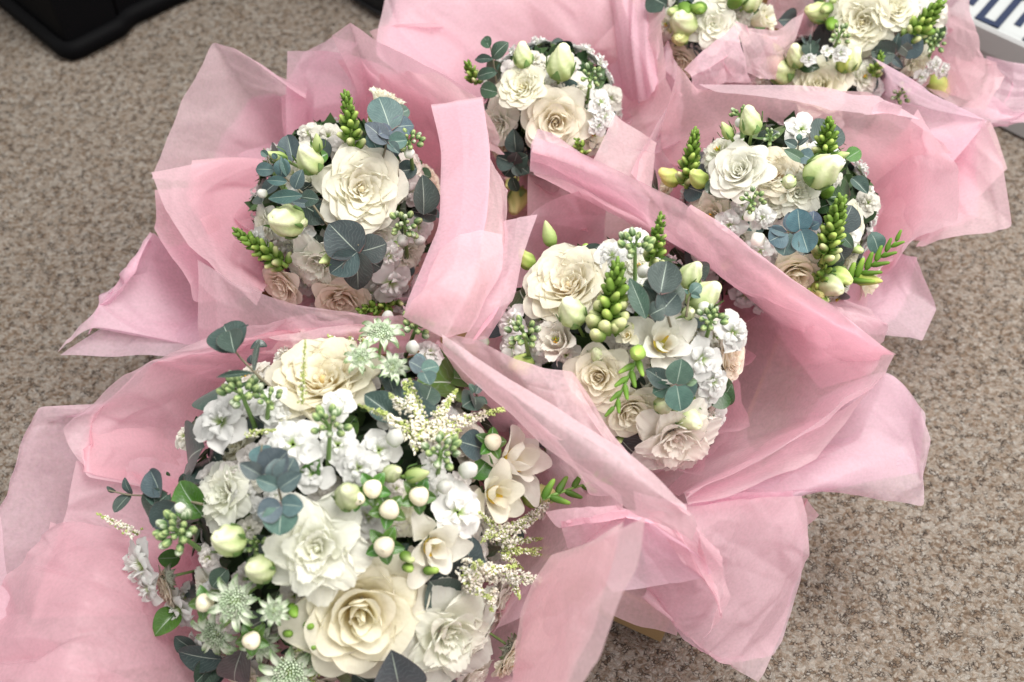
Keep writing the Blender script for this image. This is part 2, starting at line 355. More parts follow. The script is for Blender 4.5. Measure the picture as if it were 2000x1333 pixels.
# stock: striped buds and double florets
STK_BUD = [revolve('bud', ell(8, .42, 1.15, .85), M_col, 15, lambda v, a, k=k: lerp3(lerp3((.075, .15, .055), (.20, .31, .12), .5 + .5 * math.cos(5 * a)), ((.58, .66, .28), (.80, .82, .66))[k], SM(.45, .95, v) * (.55 + .45 * math.cos(5 * a)))) for k in range(2)]
WBUD = revolve('bud', ell(11, .44, 1.05, .85), M_white, 30, lambda v, a: lerp3((.30, .45, .14), (.84, .84, .80), SM(.08, .55, v) - .12 * max(0, -math.cos(4 * (a + 2.2 * v))) * (1 - v)), twist=2.0, lobes=4, lamp=.07)
def floret_mesh(seed, rings=((5, .98, .06, .50), (5, .74, .24, .46), (4, .48, .42, .46), (3, .22, .50, .5)), gcen=True, wcol=(.74, .74, .72), tip=None, m=None, nm='floret', cw=.34):
    r = np.random.RandomState(seed); V = []; Fc = []; C = []; UVs = []
    for ri, (n, Rr, H, w) in enumerate(rings):
        for k in range(n):
            a0 = 2 * math.pi * (k + .5 * ri) / n + r.uniform(-.18, .18); off = len(V); ph = r.uniform(0, 6); tl = r.uniform(-.1, .14); Rk = Rr * r.uniform(.88, 1.1)
            nu, nv = 7, 7
            for i in range(nv):
                v = i / (nv - 1)
                for j in range(nu):
                    u = -1 + 2 * j / (nu - 1)
                    x = .05 + Rk * v * (1 - .12 * u * u * v)
                    hw = w * Rk * (.25 + .75 * math.sin(min(1, v * 1.2) * 1.57)) * (math.sqrt(max(.0, 1 - .78 * (max(0, v - .55) / .45) ** 2)))
                    y = u * hw
                    z = .12 + H * math.sin(v * 2.1) - .07 * math.exp(-(u / .25) ** 2) * v + .03 * math.sin(6 * u + ph) * v * v + tl * v + .06 * math.sin(3 * u + ph) * v - .10 * abs(u) ** 2 * v * (1 if ri % 2 else -1) - .10 * v ** 3
                    V.append((x * math.cos(a0) - y * math.sin(a0), x * math.sin(a0) + y * math.cos(a0), z))
                    g = (.46, .62, .16) if gcen else wcol
                    c = lerp3(g, wcol, SM(.04, cw * .8, v))
                    if tip: c = lerp3(c, tip, SM(.72, 1, v))
                    C.append(c); UVs.append((u, v))
            Fc += grid_faces(nv, nu, off=off)
    return mesh(nm, V, Fc, m or M_white, uv=UVs, col=C)
FLORET = [floret_mesh(s) for s in (1, 2, 3)] + [floret_mesh(9, ((4, 1.0, .10, .56), (4, .62, .34, .55), (3, .3, .45, .6)))]
BRACT = [floret_mesh(20 + k, ((1, 1.0, .18, .135),), True, (.72, .77, .64), (.20, .36, .12), nm='bract', cw=.5) for k in range(2)]
def cushion(seed, n=150, rr=.52, up=.34, cols=((.30, .43, .22), (.46, .55, .38), (.26, .20, .19), (.36, .48, .27))):
    r = np.random.RandomState(seed); V = []; Fc = []; C = []
    for k in range(n):
        t = math.sqrt((k + .5) / n); a = k * 2.39996; x, y = rr * t * math.cos(a), rr * t * math.sin(a); z = up * math.sqrt(1 - .85 * t * t) + .12
        d = Vector((x * 1.3, y * 1.3, .5)).normalized(); s = .045 * r.uniform(.7, 1.3); L_ = .16 * r.uniform(.8, 1.3); c = cols[r.randint(len(cols))]
        q = d.to_track_quat('Z', 'Y'); off = len(V); b = Vector((x, y, z - .08))
        for h, w in ((0, .4), (L_, 1.0), (L_ + s, .9)):
            for j in range(4):
                aa = j * 1.571; V.append(b + q @ Vector((w * s * math.cos(aa), w * s * math.sin(aa), h))); C.append(lerp3(c, (.60, .66, .52), h / L_ - .5) if w > .5 else (.25, .35, .18))
        for i in range(2):
            for j in range(4): Fc.append((off + i * 4 + j, off + i * 4 + (j + 1) % 4, off + i * 4 + 4 + (j + 1) % 4, off + i * 4 + 4 + j))
        Fc.append((off + 8, off + 9, off + 10, off + 11))
    return mesh('pincushion', V, Fc, M_col, smooth=False, col=C)
CUSH = cushion(1); CUSH2 = cushion(2, 120, .5, .3, ((.30, .27, .24), (.45, .40, .36), (.18, .11, .12)))
# hypericum berry
BERRY = revolve('berry', [(.05, 0), (.30, .03), (.46, .18), (.52, .38), (.49, .60), (.38, .80), (.22, .92), (.07, .97), (.03, 1.03), (.005, 1.02)], M_col, 18,
        lambda v, a: lerp3((.80, .74, .56), (.45, .30, .15), SM(.90, 1, v)), lobes=3, lamp=.06)
# leaves
def leaf_mesh(shape='round', fold=.12, curl=.15, seed=0, m=None, wav=.0):
    V = []; UVs = []; C = []; nu, nv = 9, 13; r = np.random.RandomState(seed); ph = r.uniform(0, 6)
    for i in range(nv):
        v = i / (nv - 1)
        if shape == 'round': w = .50 * (math.sin(math.pi * min(1, v * .985 + .015)) ** .55) * (1.08 - .22 * v)
        elif shape == 'oval': w = .36 * (math.sin(math.pi * min(1, v * .985 + .015)) ** .65) * (1.15 - .35 * v)
        else: w = .17 * (math.sin(math.pi * min(1, v * .99 + .01)) ** .8) * (1.1 - .2 * v)
        if i == 0: w = .02
        if i == nv - 1: w = .015
        for j in range(nu):
            u = -1 + 2 * j / (nu - 1)
            bk = .09 * abs(u) ** 1.5 * max(0, 1 - v * 4) if shape == 'round' else 0
            V.append((u * w, v - bk, fold * abs(u) * w * 2 - curl * (v - .45) ** 2 * 1.6 + wav * math.sin(7 * v + 2 * u + ph) + .02 * math.sin(5 * v + ph) * u)); UVs.append((u, v))
            e = max(abs(u) if abs(u) > .99 else 0, 1 if i in (0, nv - 1) else 0); C.append((e, e, e))
    return mesh('leaf', V, grid_faces(nv, nu), m or M_euc, uv=UVs, col=C)
EUC = [leaf_mesh('round', .10, .12, 1), leaf_mesh('round', .26, -.16, 2), leaf_mesh('oval', .15, .2, 3, wav=.01), leaf_mesh('round', .05, .38, 7, wav=.02), leaf_mesh('oval', .34, .05, 8, wav=.015)]
EUC_N = leaf_mesh('narrow', .2, .2, 4)
GRN = [leaf_mesh('oval', .25, .35, 5, M_leaf, .015), leaf_mesh('oval', .3, .1, 6, M_leaf, .02)]
def tube(pts, rad, m, name='stem', seg=7, r1=None):
    pts = [Vector(p) for p in pts]; V = []; n = len(pts)
    for i, p in enumerate(pts):
        d = (pts[min(i + 1, n - 1)] - pts[max(0, i - 1)]).normalized(); q = d.to_track_quat('Z', 'Y')
        rr = rad + ((r1 if r1 is not None else rad) - rad) * i / (n - 1)
        for j in range(seg):
            a = 2 * math.pi * j / seg; V.append(p + q @ Vector((rr * math.cos(a), rr * math.sin(a), 0)))
    Fc = grid_faces(n, seg, True) + [tuple(range((n - 1) * seg, n * seg)), tuple(reversed(range(seg)))]
    return V, Fc
def bez(a, b, c, n=8): return [a * (1 - t) ** 2 + b * 2 * t * (1 - t) + c * t * t for t in [i / (n - 1) for i in range(n)]]

# ---------------------------------------------------------------- bouquets
CREAM = (.93, .77, .43); PEACH = (.93, .66, .44); PALE = (.90, .85, .60); WHITE = (.85, .87, .74); BLUSH = (.93, .80, .74)
EB = (.044, .076, .068); EL = (.074, .122, .122); ED = (.030, .052, .044); ER = (.06, .055, .052); GL = (.055, .14, .018); GD = (.020, .058, .014)
class Bouquet:
    def __init__(s, label, cx, cy, cz, rad, seed, binding):
        s.c = at(cx, cy, cz); s.R = rad; s.rn = random.Random(seed); s.bind = Vector(binding) if binding else Vector((s.c.x, s.c.y + .04, .05))
        s.root = empty('bouquet', (s.bind.x, s.bind.y, 0.0)); WM[s.root] = Matrix.Translation(s.root.location)
        tag(s.root, label, 'bouquet', 'white and cream flower bouquets in pink tissue')
    def P(s, px, py, off=0.):
        d = ray(px, py).normalized(); oc = CP - s.c; r_ = s.R + off
        b = oc.dot(d); q = b * b - (oc.length_squared - r_ * r_)
        t = -b - math.sqrt(q) if q > 0 else -b
        p = CP + d * t; n = (p - s.c).normalized()
        return p, n
    def nrm(s, p, n, tx=0, ty=0, k=.35):
        return (n * (1 - k) + (CP - p).normalized() * k + RT * tx + UP * ty).normalized()
    def px2m(s, p, r): return r * depth(p) / FPX
    def bloom(s, kind, px, py, r, off=0., tx=0, ty=0, tint=CREAM, rot=None, name='rose', asp=1.0):
        p, n = s.P(px, py, off); n = s.nrm(p, n, tx, ty); sc = s.px2m(p, r) * (1.05 if kind not in (CUP,) else 1.35)
        rot = s.rn.uniform(0, 6) if rot is None else rot
        sink = .30 if kind not in (CUP, FREESIA) else .45
        M = frame(p - n * sc * sink, n, rot, (sc * asp, sc, sc))
        root = None
        for li, (cnt, meshes, ph) in enumerate(kind):
            for k in range(cnt):
                a = 2 * math.pi * (k / cnt) + ph * 1.7 + s.rn.uniform(-.12, .12); q = s.rn.uniform(.93, 1.07)
                tl = s.rn.uniform(-.05, .05)
                Mk = M @ Matrix.Rotation(a, 4, 'Z') @ Matrix.Rotation(tl, 4, 'Y') @ Matrix.Diagonal((q, q, s.rn.uniform(.92, 1.06), 1))
                tt = tuple(min(.9, c * s.rn.uniform(.97, 1.03)) for c in tint)
                if root is None: root = put(name, HEARTS[0], s.root, M, tint)
                put('petal', meshes[s.rn.randrange(3)], root, Mk, tt)
        if kind is CUP or (kind is LISI and s.rn.random() < .3):
            put('stamen', STAMEN, root, M @ Matrix.Translation((0, 0, .22 if kind is LISI else .5)) @ Matrix.Scale(.9, 4), (1, 1, 1))
        if kind is FREESIA: put('throat', THROAT, root, M, (1, 1, 1))
        return root
    def floret(s, px, py, r, off=.004, tx=0, ty=0, parent=None, tint=(1, 1, 1), nm='stock_floret', me=None):
        p, n = s.P(px, py, off); n = s.nrm(p, n, tx, ty, .45); sc = s.px2m(p, r) * 1.08
        return put(nm, me or FLORET[s.rn.randrange(len(FLORET))], parent or s.root, frame(p - n * sc * .15, n, s.rn.uniform(0, 6), sc), tint)
    def stemcurve(s, b, t, rad, tint, name, sag=.0, r1=None):
        mid = (b + t) / 2 + (CP - b).normalized() * sag
        V, Fc = tube(bez(b, mid, t), rad, None, r1=r1)
        V = [v - s.root.location for v in V]
        o = put(name, mesh(name, V, Fc, M_stem), s.root, None, tint); return o
    def stockbuds(s, px, py, r, off=.015, bx=None, by=None, n=12, nm='stock_flower'):
        """cluster of striped buds on a short upright stem; base at bx, by"""
        bx = px if bx is None else bx; by = py + 90 if by is None else by
        b, _ = s.P(bx, by, -.02); t, nn = s.P(px, py, off); st = s.stemcurve(b, t, .0022, (.16, .27, .08), nm, .004, .0014)
        ax = (t - b).normalized(); ax = (ax * .5 + s.nrm(t, nn) * .5).normalized(); sc = s.px2m(t, r) * .86; n = int(n * 1.25)
        for k in range(n):
            f = math.sqrt((k + .4) / n); a = k * 2.4 + s.rn.random()
            x = frame(t, ax); d = x.to_3x3() @ Vector((f * math.cos(a), f * math.sin(a), .75 - .75 * f)); pos = t + d * sc * .95
            bs = sc * (.29 + .22 * f) * s.rn.uniform(.85, 1.1); dn = (x.to_3x3() @ Vector((f * math.cos(a), f * math.sin(a), 1.0))).normalized()
            put('bud', STK_BUD[1 if s.rn.random() < .4 * f else 0], st, frame(pos - dn * bs * .4, dn, s.rn.random() * 6, bs * 1.12), (1, 1, 1))
            if k % 3 == 0:
                V, Fc = tube(bez(t - ax * sc * .8, t + d * sc * .2, pos, 5), .0009, None, seg=5); put('bud_stalk', mesh('bud_stalk', [v - s.root.location for v in V], Fc, M_stem), st, None, (.18, .30, .09))
        return st
    def snap(s, bx, by, tx, ty, w0, offb=-.01, offt=.03, n=24, dark=0., nm='snapdragon_spike'):
        b, _ = s.P(bx, by, offb); t, _ = s.P(tx, ty, offt); st = s.stemcurve(b, t, .0024, (.2, .32, .06), nm, .0, .001)
        ax = (t - b); L_ = ax.length; ax.normalize(); W0 = s.px2m(b, w0) * .52; n = int(n * 1.3)
        x = frame(b, ax).to_3x3()
        for k in range(n):
            f = k / (n - 1); a = k * 2.4 + s.rn.uniform(-.2, .2)
            fw = 1 - .55 * f ** 1.2; bs = W0 * fw * s.rn.uniform(.9, 1.12)
            lean = .95 - .62 * f
            dn = (ax * (1 - .45 * (1 - f)) + x @ Vector((math.cos(a), math.sin(a), 0)) * lean).normalized()
            pos = b + ax * L_ * (.02 + .94 * f ** .85) + x @ Vector((math.cos(a), math.sin(a), 0)) * bs * .35
            me = SNAP[2 if f < .18 else (1 if f < .5 else 0)]
            if dark: me = SNAP[0]
            M = frame(pos, dn, s.rn.random() * 6, bs * 1.12); o = put('bud', me, st, M, (1 - .3 * dark,) * 3)
            if f > .15: put('bract', SEP_T, st, frame(pos, dn, 0, bs * 1.1) @ Matrix.Rotation(a, 4, 'Z'), (1, 1, 1))
        return st
    def bud(s, px, py, r, off=.015, tx=0., ty=.3, bx=None, by=None, tight=False, tint=(1, 1, 1), k=.25, sep=True):
        p, n = s.P(px, py, off); n = s.nrm(p, n, tx, ty, k); sc = s.px2m(p, r) * 1.62
        base = p - n * sc * .55
        if bx is None: b = base - n * .05 - (base - s.c) * .2
        else: b, _ = s.P(bx, by, -.02)
        st = s.stemcurve(b, base, .0015, (.2, .32, .08), 'lisianthus_bud', .0)
        M = frame(base, n, s.rn.random() * 6, sc)
        put('bud', BUD_TIGHT if tight else BUD[s.rn.randrange(2)], st, M if not tight else M @ Matrix.Diagonal((1.15, 1.15, .85, 1)), tint)
        if sep:
            for i in range(5): put('sepal', SEP_L if i % 2 or tight else SEP_S, st, M @ Matrix.Rotation(i * 1.2566, 4, 'Z') @ Matrix.Diagonal((1.1, 1.1, .85, 1)), (1, 1, 1))
        return st
    def leaf(s, bx, by, tx, ty, parent=None, offb=.01, offt=.012, tint=EB, me=None, wid=1.0, roll=0., tn=(0, 0), nm='leaf'):
        """leaf lying from base pixel to tip pixel"""
        b, nb = s.P(bx, by, offb); t, nt = s.P(tx, ty, offt)
        y = (t - b); L_ = y.length; y.normalize(); n = s.nrm((b + t) / 2, (nb + nt).normalized(), *tn, k=.5)
        n = Matrix.Rotation(roll, 3, y) @ n; n = (n - y * n.dot(y)).normalized(); x = y.cross(n)
        M = Matrix.Translation(b) @ Matrix((x, y, n)).transposed().to_4x4() @ Matrix.Diagonal((L_ * wid, L_, L_, 1))
        tt = tuple(c * s.rn.uniform(.85, 1.15) for c in tint)
        return put(nm, me or EUC[s.rn.choice((0, 1, 0, 3, 4))], parent or s.root, M, tt)
    def sprig(s, pts, leaves, offs=(-.01, .02), nm='eucalyptus_sprig', tint=EB, stint=(.17, .15, .10), rad=.0011):
        """pts: stem pixels; leaves: (bx,by,tx,ty[,opts])"""
        P3 = [s.P(x, y, offs[0] + (offs[1] - offs[0]) * i / max(1, len(pts) - 1))[0] for i, (x, y) in enumerate(pts)]
        Q = []
        for i in range(len(P3) - 1): Q += [P3[i].lerp(P3[i + 1], t / 3) for t in range(3)]
        Q.append(P3[-1])
        V, Fc = tube(Q, rad, None, seg=6, r1=rad * .6); st = put(nm, mesh(nm, [v - s.root.location for v in V], Fc, M_stem), s.root, None, stint)
        for l in leaves:
            o = dict(l[4]) if len(l) > 4 else {}
            o.setdefault('offb', offs[1]); o.setdefault('offt', offs[1] + .004); o.setdefault('tint', tint)
            s.leaf(*l[:4], parent=st, **o)
        return st
    def berry(s, px, py, r, off=.02, leaves=3):
        r *= .84; p, n = s.P(px, py, off); n = s.nrm(p, n, s.rn.uniform(-.15, .15), s.rn.uniform(-.2, .15), .6); sc = s.px2m(p, r) * 1.95; base = p - n * sc * .6
        st = s.stemcurve(base - n * .04, base, .0013, (.2, .30, .08), 'berry_stalk')
        M = frame(base, n, s.rn.random() * 6, sc); put('berry', BERRY, st, M, (1, 1, 1))
        for i in range(leaves + 2):
            put('leaf', GRN[i % 2], st, M @ Matrix.Rotation(i * 1.2566, 4, 'Z') @ Matrix.Translation((0, .1, -.02)) @ Matrix.Rotation(R(12), 4, 'X') @ Matrix.Diagonal((1.0, .95, 1, 1)), tuple(c * s.rn.uniform(.8, 1.3) for c in GL))
    def astrantia(s, px, py, r, off=.02, tx=0, ty=0, dark=False, nb=19, squash=1.):
        p, n = s.P(px, py, off); n = s.nrm(p, n, tx, ty, .5); sc = s.px2m(p, r) * .86; M = frame(p, n, s.rn.random() * 6, (sc, sc, sc * squash))
        b = p - n * .05; st = s.stemcurve(b, p, .0012, (.2, .3, .1), 'astrantia')
        put('pincushion', CUSH2 if dark else CUSH, st, M, (1, 1, 1) if dark else (.95, 1, .95))
        for i in range(nb):
            put('bract', BRACT[i % 2], st, M @ Matrix.Rotation(i * 2 * math.pi / nb + s.rn.uniform(-.06, .06), 4, 'Z') @ Matrix.Rotation(s.rn.uniform(-.2, .1), 4, 'Y') @ Matrix.Diagonal((s.rn.uniform(.9, 1.1), 1.25, 1, 1)), (.55, .5, .5) if dark else (1, 1, 1))
    def astilbe(s, spikes, off=.02, nm='astilbe_plume'):
        """spikes: (bx,by,tx,ty,width px, fluff 0..1)"""
        b0, _ = s.P(spikes[0][0], spikes[0][1], -.01); st = None; rs = np.random.RandomState(s.rn.randrange(999))
        for (bx, by, tx, ty, w, fl) in spikes:
            b, _ = s.P(bx, by, off * .5); t, _ = s.P(tx, ty, off); V, Fc = tube(bez(b, (b + t) / 2 + UP * .002, t), .0009, None, seg=5, r1=.0003)
            C = [(.30, .36, .10)] * len(V); L_ = (t - b).length; W0 = s.px2m(t, w); ax = (t - b).normalized(); x = frame(b, ax).to_3x3()
            n = int(30 + 5200 * L_ * (w / 26.) ** .8)
            for k in range(n):
                f = rs.rand() ** .9; wr = W0 * 1.15 * (1 - .8 * f) * (1 - .5 * max(0, f - .75) * 4 * 0); a = rs.rand() * 6.28; q = math.sqrt(rs.rand()) * wr
                pos = b.lerp(t, f) + x @ Vector((q * math.cos(a), q * math.sin(a), 0)); sz = .00125 * (1.15 - .5 * f) * rs.uniform(.7, 1.3) * (1.25 if fl > .5 else 1)
                green = f > .80 or rs.rand() > fl
                c = lerp3((.36, .46, .10), (.58, .62, .28), rs.rand()) if green else lerp3((.82, .76, .62), (.86, .84, .76), rs.rand())
                o = len(V); d = Vector(rs.normal(size=3)).normalized(); e = d.orthogonal().normalized(); g = d.cross(e)
                lf = 1.9 if (not green and rs.rand() < .5) else 1.0
                for vv in (d * lf, -d * lf, e, -e * .9, g, -g * .9): V.append(pos + vv * sz * .8)
                Fc += [(o, o + 2, o + 4), (o, o + 4, o + 3), (o, o + 3, o + 5), (o, o + 5, o + 2), (o + 1, o + 4, o + 2), (o + 1, o + 3, o + 4), (o + 1, o + 5, o + 3), (o + 1, o + 2, o + 5)]
                C += [c] * 6
            me = mesh(nm, [v - s.root.location for v in V], Fc, M_col, smooth=False, col=C)
            if st is None: st = put(nm, me, s.root, None, (1, 1, 1))
            else: put('side_spike', me, st, None, (1, 1, 1))
    def budrow(s, pts, r0, r1, off=(.01, .03), tint=(1, 1, 1), nm='freesia_buds', n=9):
        P3 = [s.P(x, y, off[0] + (off[1] - off[0]) * i / (len(pts) - 1))[0] for i, (x, y) in enumerate(pts)]
        C_ = bez(P3[0], P3[1] if len(P3) > 2 else (P3[0] + P3[1]) / 2, P3[-1], 10)
        V, Fc = tube(C_, .0016, None, seg=6, r1=.0008); st = put(nm, mesh(nm, [v - s.root.location for v in V], Fc, M_stem), s.root, None, (.14, .26, .06))
        for k in range(n):
            f = k / (n - 1); i = f * 9; j = min(8, int(i)); p = C_[j].lerp(C_[j + 1], i - j); ax = (C_[j + 1] - C_[j]).normalized()
            side = frame(p, ax).to_3x3() @ Vector((0, 1, 0)); vw = (CP - p).normalized(); lat = ax.cross(vw).normalized() * (1 if k % 2 else -1)
            d = (ax * .9 + lat * .75 * (1 - .5 * f) + vw * .25).normalized(); sc = s.px2m(p, r0 + (r1 - r0) * f) * 1.5
            put('bud', SNAP[0] if f > .25 else SNAP[1], st, frame(p, d, 0, (sc * .62, sc * .62, sc * 1.2)), tint)
        return st
    def fill(s, n, zone, wr=.55):
        """hidden depth of the bunch: green mass, stems, half-hidden petals and florets"""
        rn = s.rn
        for k in range(n):
            a = k * 2.39996; q = math.sqrt((k + .5) / n); px = zone[0] + zone[2] * q * math.cos(a); py = zone[1] + zone[3] * q * math.sin(a); u = rn.random()
            if u < .42: s.leaf(px, py, px + rn.uniform(-45, 45), py + rn.uniform(-45, 45), offb=-.024, offt=-.012, tint=rn.choice([GD, GL, ED, GD]), me=rn.choice(GRN + EUC[:1]), nm='filler_leaf')
            elif u < .42 + wr * .6: s.floret(px, py, rn.uniform(24, 36), -.014, rn.uniform(-.3, .3), rn.uniform(-.3, .3), tint=rn.choice([(1, 1, 1), (.98, .95, .88), (1, .95, .94)]))
            elif u < .85: s.berrygreen(px, py, rn.uniform(9, 15), -.010)
            else: s.leaf(px, py, px + rn.uniform(-40, 40), py + rn.uniform(-40, 40), offb=-.016, offt=-.006, tint=EB, nm='filler_leaf')
    def berrygreen(s, px, py, r, off):
        p, n = s.P(px, py, off); sc = s.px2m(p, r) * 2; put('green_bud', SNAP[s.rn.randrange(3)], s.root, frame(p - n * sc * .5, s.nrm(p, n, s.rn.uniform(-.5, .5), s.rn.uniform(-.5, .5)), 0, sc), (.9, 1, .9))
    def core(s, shrink=.78):
        """tight green heart of leaves plus the tied stems below"""
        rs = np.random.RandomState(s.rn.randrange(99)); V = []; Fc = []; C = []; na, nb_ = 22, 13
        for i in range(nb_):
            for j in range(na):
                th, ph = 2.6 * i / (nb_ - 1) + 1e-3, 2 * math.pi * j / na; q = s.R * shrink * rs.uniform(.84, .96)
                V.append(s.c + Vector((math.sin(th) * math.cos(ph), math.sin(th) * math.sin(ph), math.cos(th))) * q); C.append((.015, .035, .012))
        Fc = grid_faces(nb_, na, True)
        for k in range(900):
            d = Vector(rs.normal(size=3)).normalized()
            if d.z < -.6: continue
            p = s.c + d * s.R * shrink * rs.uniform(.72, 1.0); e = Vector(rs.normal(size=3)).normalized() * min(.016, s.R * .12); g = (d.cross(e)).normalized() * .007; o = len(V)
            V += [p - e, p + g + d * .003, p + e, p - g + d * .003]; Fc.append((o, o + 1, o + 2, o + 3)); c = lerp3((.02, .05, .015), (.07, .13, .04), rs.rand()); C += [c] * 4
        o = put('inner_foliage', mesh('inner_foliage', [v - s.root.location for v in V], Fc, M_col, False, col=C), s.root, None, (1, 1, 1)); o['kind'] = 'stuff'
        rq = random.Random(5)
        for k in range(110):                      # blooms and leaves round the sides and back of the bunch
            z = 1 - 1.25 * (k + .5) / 110; a = k * 2.39996; d = Vector((math.sqrt(max(0, 1 - z * z)) * math.cos(a), math.sqrt(max(0, 1 - z * z)) * math.sin(a), z)); p = s.c + d * s.R * .76
            if d.dot((CP - p).normalized()) > .02: continue
            u = rq.random()
            if u < .62: put('stock_floret', FLORET[rq.randrange(4)], s.root, frame(p, d, rq.random() * 6, rq.uniform(.014, .019)), (1, 1, 1))
            else: put('filler_leaf', rq.choice((EUC[0], EUC[1], GRN[0])), s.root, frame(p, d, rq.random() * 6, rq.uniform(.022, .030)), rq.choice((EB, GL, ED)))
        V = []; Fc = []
        for k in range(26):
            a = k * 2.4; q = math.sqrt(k / 26); top = s.c + Vector((math.cos(a), math.sin(a), 0)) * s.R * .6 * q + Vector((0, 0, -.01)); bot = s.bind + Vector((math.cos(a + .8), math.sin(a + .8), 0)) * .022 * q
            v, f = tube(bez(top, (top + bot) / 2 * 1.0 + Vector((0, 0, -.02)), bot, 5), .0022, None, seg=6); f = [tuple(i + len(V) for i in ff) for ff in f]; V += v; Fc += f
        put('stem_bundle', mesh('stem_bundle', [v - s.root.location for v in V], Fc, M_stem), s.root, None, (.12, .20, .06))
HEARTS = [revolve('flower_heart', [(.001, .02), (.05, .04), (.06, .16), (.03, .22), (.001, .24)], M_petal, 12, lambda v, a: (0.05, .05, .05), twist=4, lobes=3, lamp=.2)]
_v = []; _f = []; _c = []
for k in range(7):
    a = k * 2.4; q = .09 * math.sqrt(k / 7); v, f = tube([Vector((q * math.cos(a), q * math.sin(a), 0)), Vector((q * 1.4 * math.cos(a), q * 1.4 * math.sin(a), .12)), Vector((q * 1.7 * math.cos(a), q * 1.7 * math.sin(a), .17))], .022, None, seg=6, r1=.034)
    _f += [tuple(i + len(_v) for i in ff) for ff in f]; _v += v; _c += [((.36, .42, .06) if k % 3 else (.75, .38, .03))] * len(v)
STAMEN = mesh('stamen', _v, _f, M_col, col=_c)
THROAT = revolve('throat', [(.02, .02), (.14, .08), (.20, .2), (.24, .30)], M_col, 12, lambda v, a: lerp3((.55, .60, .12), (.85, .55, .06), v))
# ================================================================ the bouquets
B1 = Bouquet('large front left bouquet with star-shaped astrantia, cream berries and feathery astilbe', 672, 985, .19, .155, 1, None)
B2 = Bouquet('left bouquet with one open cream rose above dark round eucalyptus leaves', 672, 405, .23, .108, 2, None)
B3 = Bouquet('middle bouquet with a big cream rose at left and a white freesia in the centre', 1205, 690, .22, .125, 3, None)
B4 = Bouquet('right bouquet with a tight white bloom and blue eucalyptus in the middle', 1512, 425, .22, .118, 4, None)
B5 = Bouquet('top middle bouquet with a round white bloom above a cream spiral rose', 1072, 215, .22, .092, 5, None)
B6 = Bouquet('bouquet cut off by the top edge, with frilly white blooms behind a paper peak', 1372, 45, .22, .082, 6, None)
B7 = Bouquet('half hidden bouquet whose cream rose just shows above the right paper', 1605, 185, .165, .088, 7, None)
B8 = Bouquet('top right bouquet with a pale yellow rose and a snapdragon pointing up right', 1712, 45, .22, .090, 8, None)

# ---- front left
b = B1; b.core(.86); b.fill(210, (660, 1010, 350, 370), .75)
for (x, y, r_, k_) in [(700, 1330, 60, 1), (620, 1345, 50, 0), (840, 1345, 60, 0), (470, 1330, 50, 0), (560, 1370, 60, 0), (1000, 1300, 44, 0)]: b.bloom(LISI, x, y, r_, -.012, 0, -.3, (PALE, WHITE)[k_], name='lisianthus')
b.bloom(ROSE_OPEN, 628, 728, 120, .004, -.1, .3, CREAM)
b.bloom(ROSE, 703, 1205, 142, .008, .05, .0, (.97, .80, .46), asp=1.0)
b.bloom(LISI, 617, 1075, 116, .018, 0, 0, WHITE, name='lisianthus')
b.bloom(LISI, 885, 1250, 118, .022, .05, .05, WHITE, name='lisianthus')
b.bloom(LISI, 428, 965, 78, -.005, -.25, .1, WHITE, name='lisianthus')
b.bloom(LISI, 480, 735, 62, -.012, -.3, .35, BLUSH, name='lisianthus')
b.bloom(LISI, 405, 1165, 66, -.012, -.4, -.1, WHITE, name='lisianthus')
b.bloom(LISI, 450, 870, 66, -.02, -.3, .1, PALE, name='lisianthus')
b.bloom(ROSE, 905, 850, 66, -.012, .3, .2, BLUSH)
b.bloom(ROSE, 320, 1150, 46, -.012, -.5, -.1, PEACH)
b.bloom(ROSE, 965, 1185, 60, -.014, .5, -.1, BLUSH)
b.bloom(LISI, 1065, 985, 36, -.012, .5, 0, BLUSH, name='lisianthus')
b.bloom(LISI, 780, 1000, 60, -.012, 0, .1, PALE, name='lisianthus')
b.bloom(LISI, 990, 1180, 60, -.02, .5, -.1, BLUSH, name='lisianthus'); b.bloom(ROSE, 1000, 1290, 46, -.02, .5, -.2, PEACH); b.bloom(LISI, 930, 1330, 60, -.006, .3, -.2, BLUSH, name='lisianthus')
b.bloom(LISI, 790, 1110, 44, -.006, 0, 0, BLUSH, name='lisianthus')
b.bloom(FREESIA, 1018, 895, 96, .018, .15, .15, (.90, .88, .76), name='freesia')
b.bloom(FREESIA, 975, 968, 74, .012, .0, -.15, (.93, .84, .56), name='freesia')
b.bloom(FREESIA, 850, 1072, 78, .012, .1, -.15, (.84, .80, .66), name='freesia')
b.bud(1045, 968, 30, .008, .8, .0, 985, 980, tint=(1.1, 1.1, .75), sep=False)
for (x, y, r_, o_) in [(432, 825, 60, .012), (572, 868, 54, .010), (700, 915, 42, .006), (277, 1105, 56, .010), (895, 1000, 56, .008), (528, 790, 40, .004),
                       (660, 790, 34, .008), (740, 880, 40, .0), (470, 790, 40, 0), (840, 690, 30, .012), (610, 925, 40, .0), (720, 1010, 44, -.002), (860, 950, 36, .002),
                       (350, 1190, 44, .0), (660, 870, 42, .0), (555, 820, 40, -.004), (290, 1150, 40, .002), (400, 1270, 44, -.004), (765, 820, 30, .0), (850, 905, 34, 0)]:
    b.floret(x, y, r_, o_, (x - 670) / 1200, (980 - y) / 1200)
for (x, y, r_) in [(655, 795, 24), (772, 855, 24), (915, 918, 25), (758, 620, 17), (806, 678, 18), (352, 992, 15), (868, 950, 20)]:
    p, n = b.P(x, y, .02); n = b.nrm(p, n, b.rn.uniform(-.3, .3), b.rn.uniform(-.1, .4)); sc = b.px2m(p, r_) * 1.6
    put('white_bud', WBUD, b.root, frame(p - n * sc * .5, n, b.rn.random() * 6, sc), (1, 1, 1))
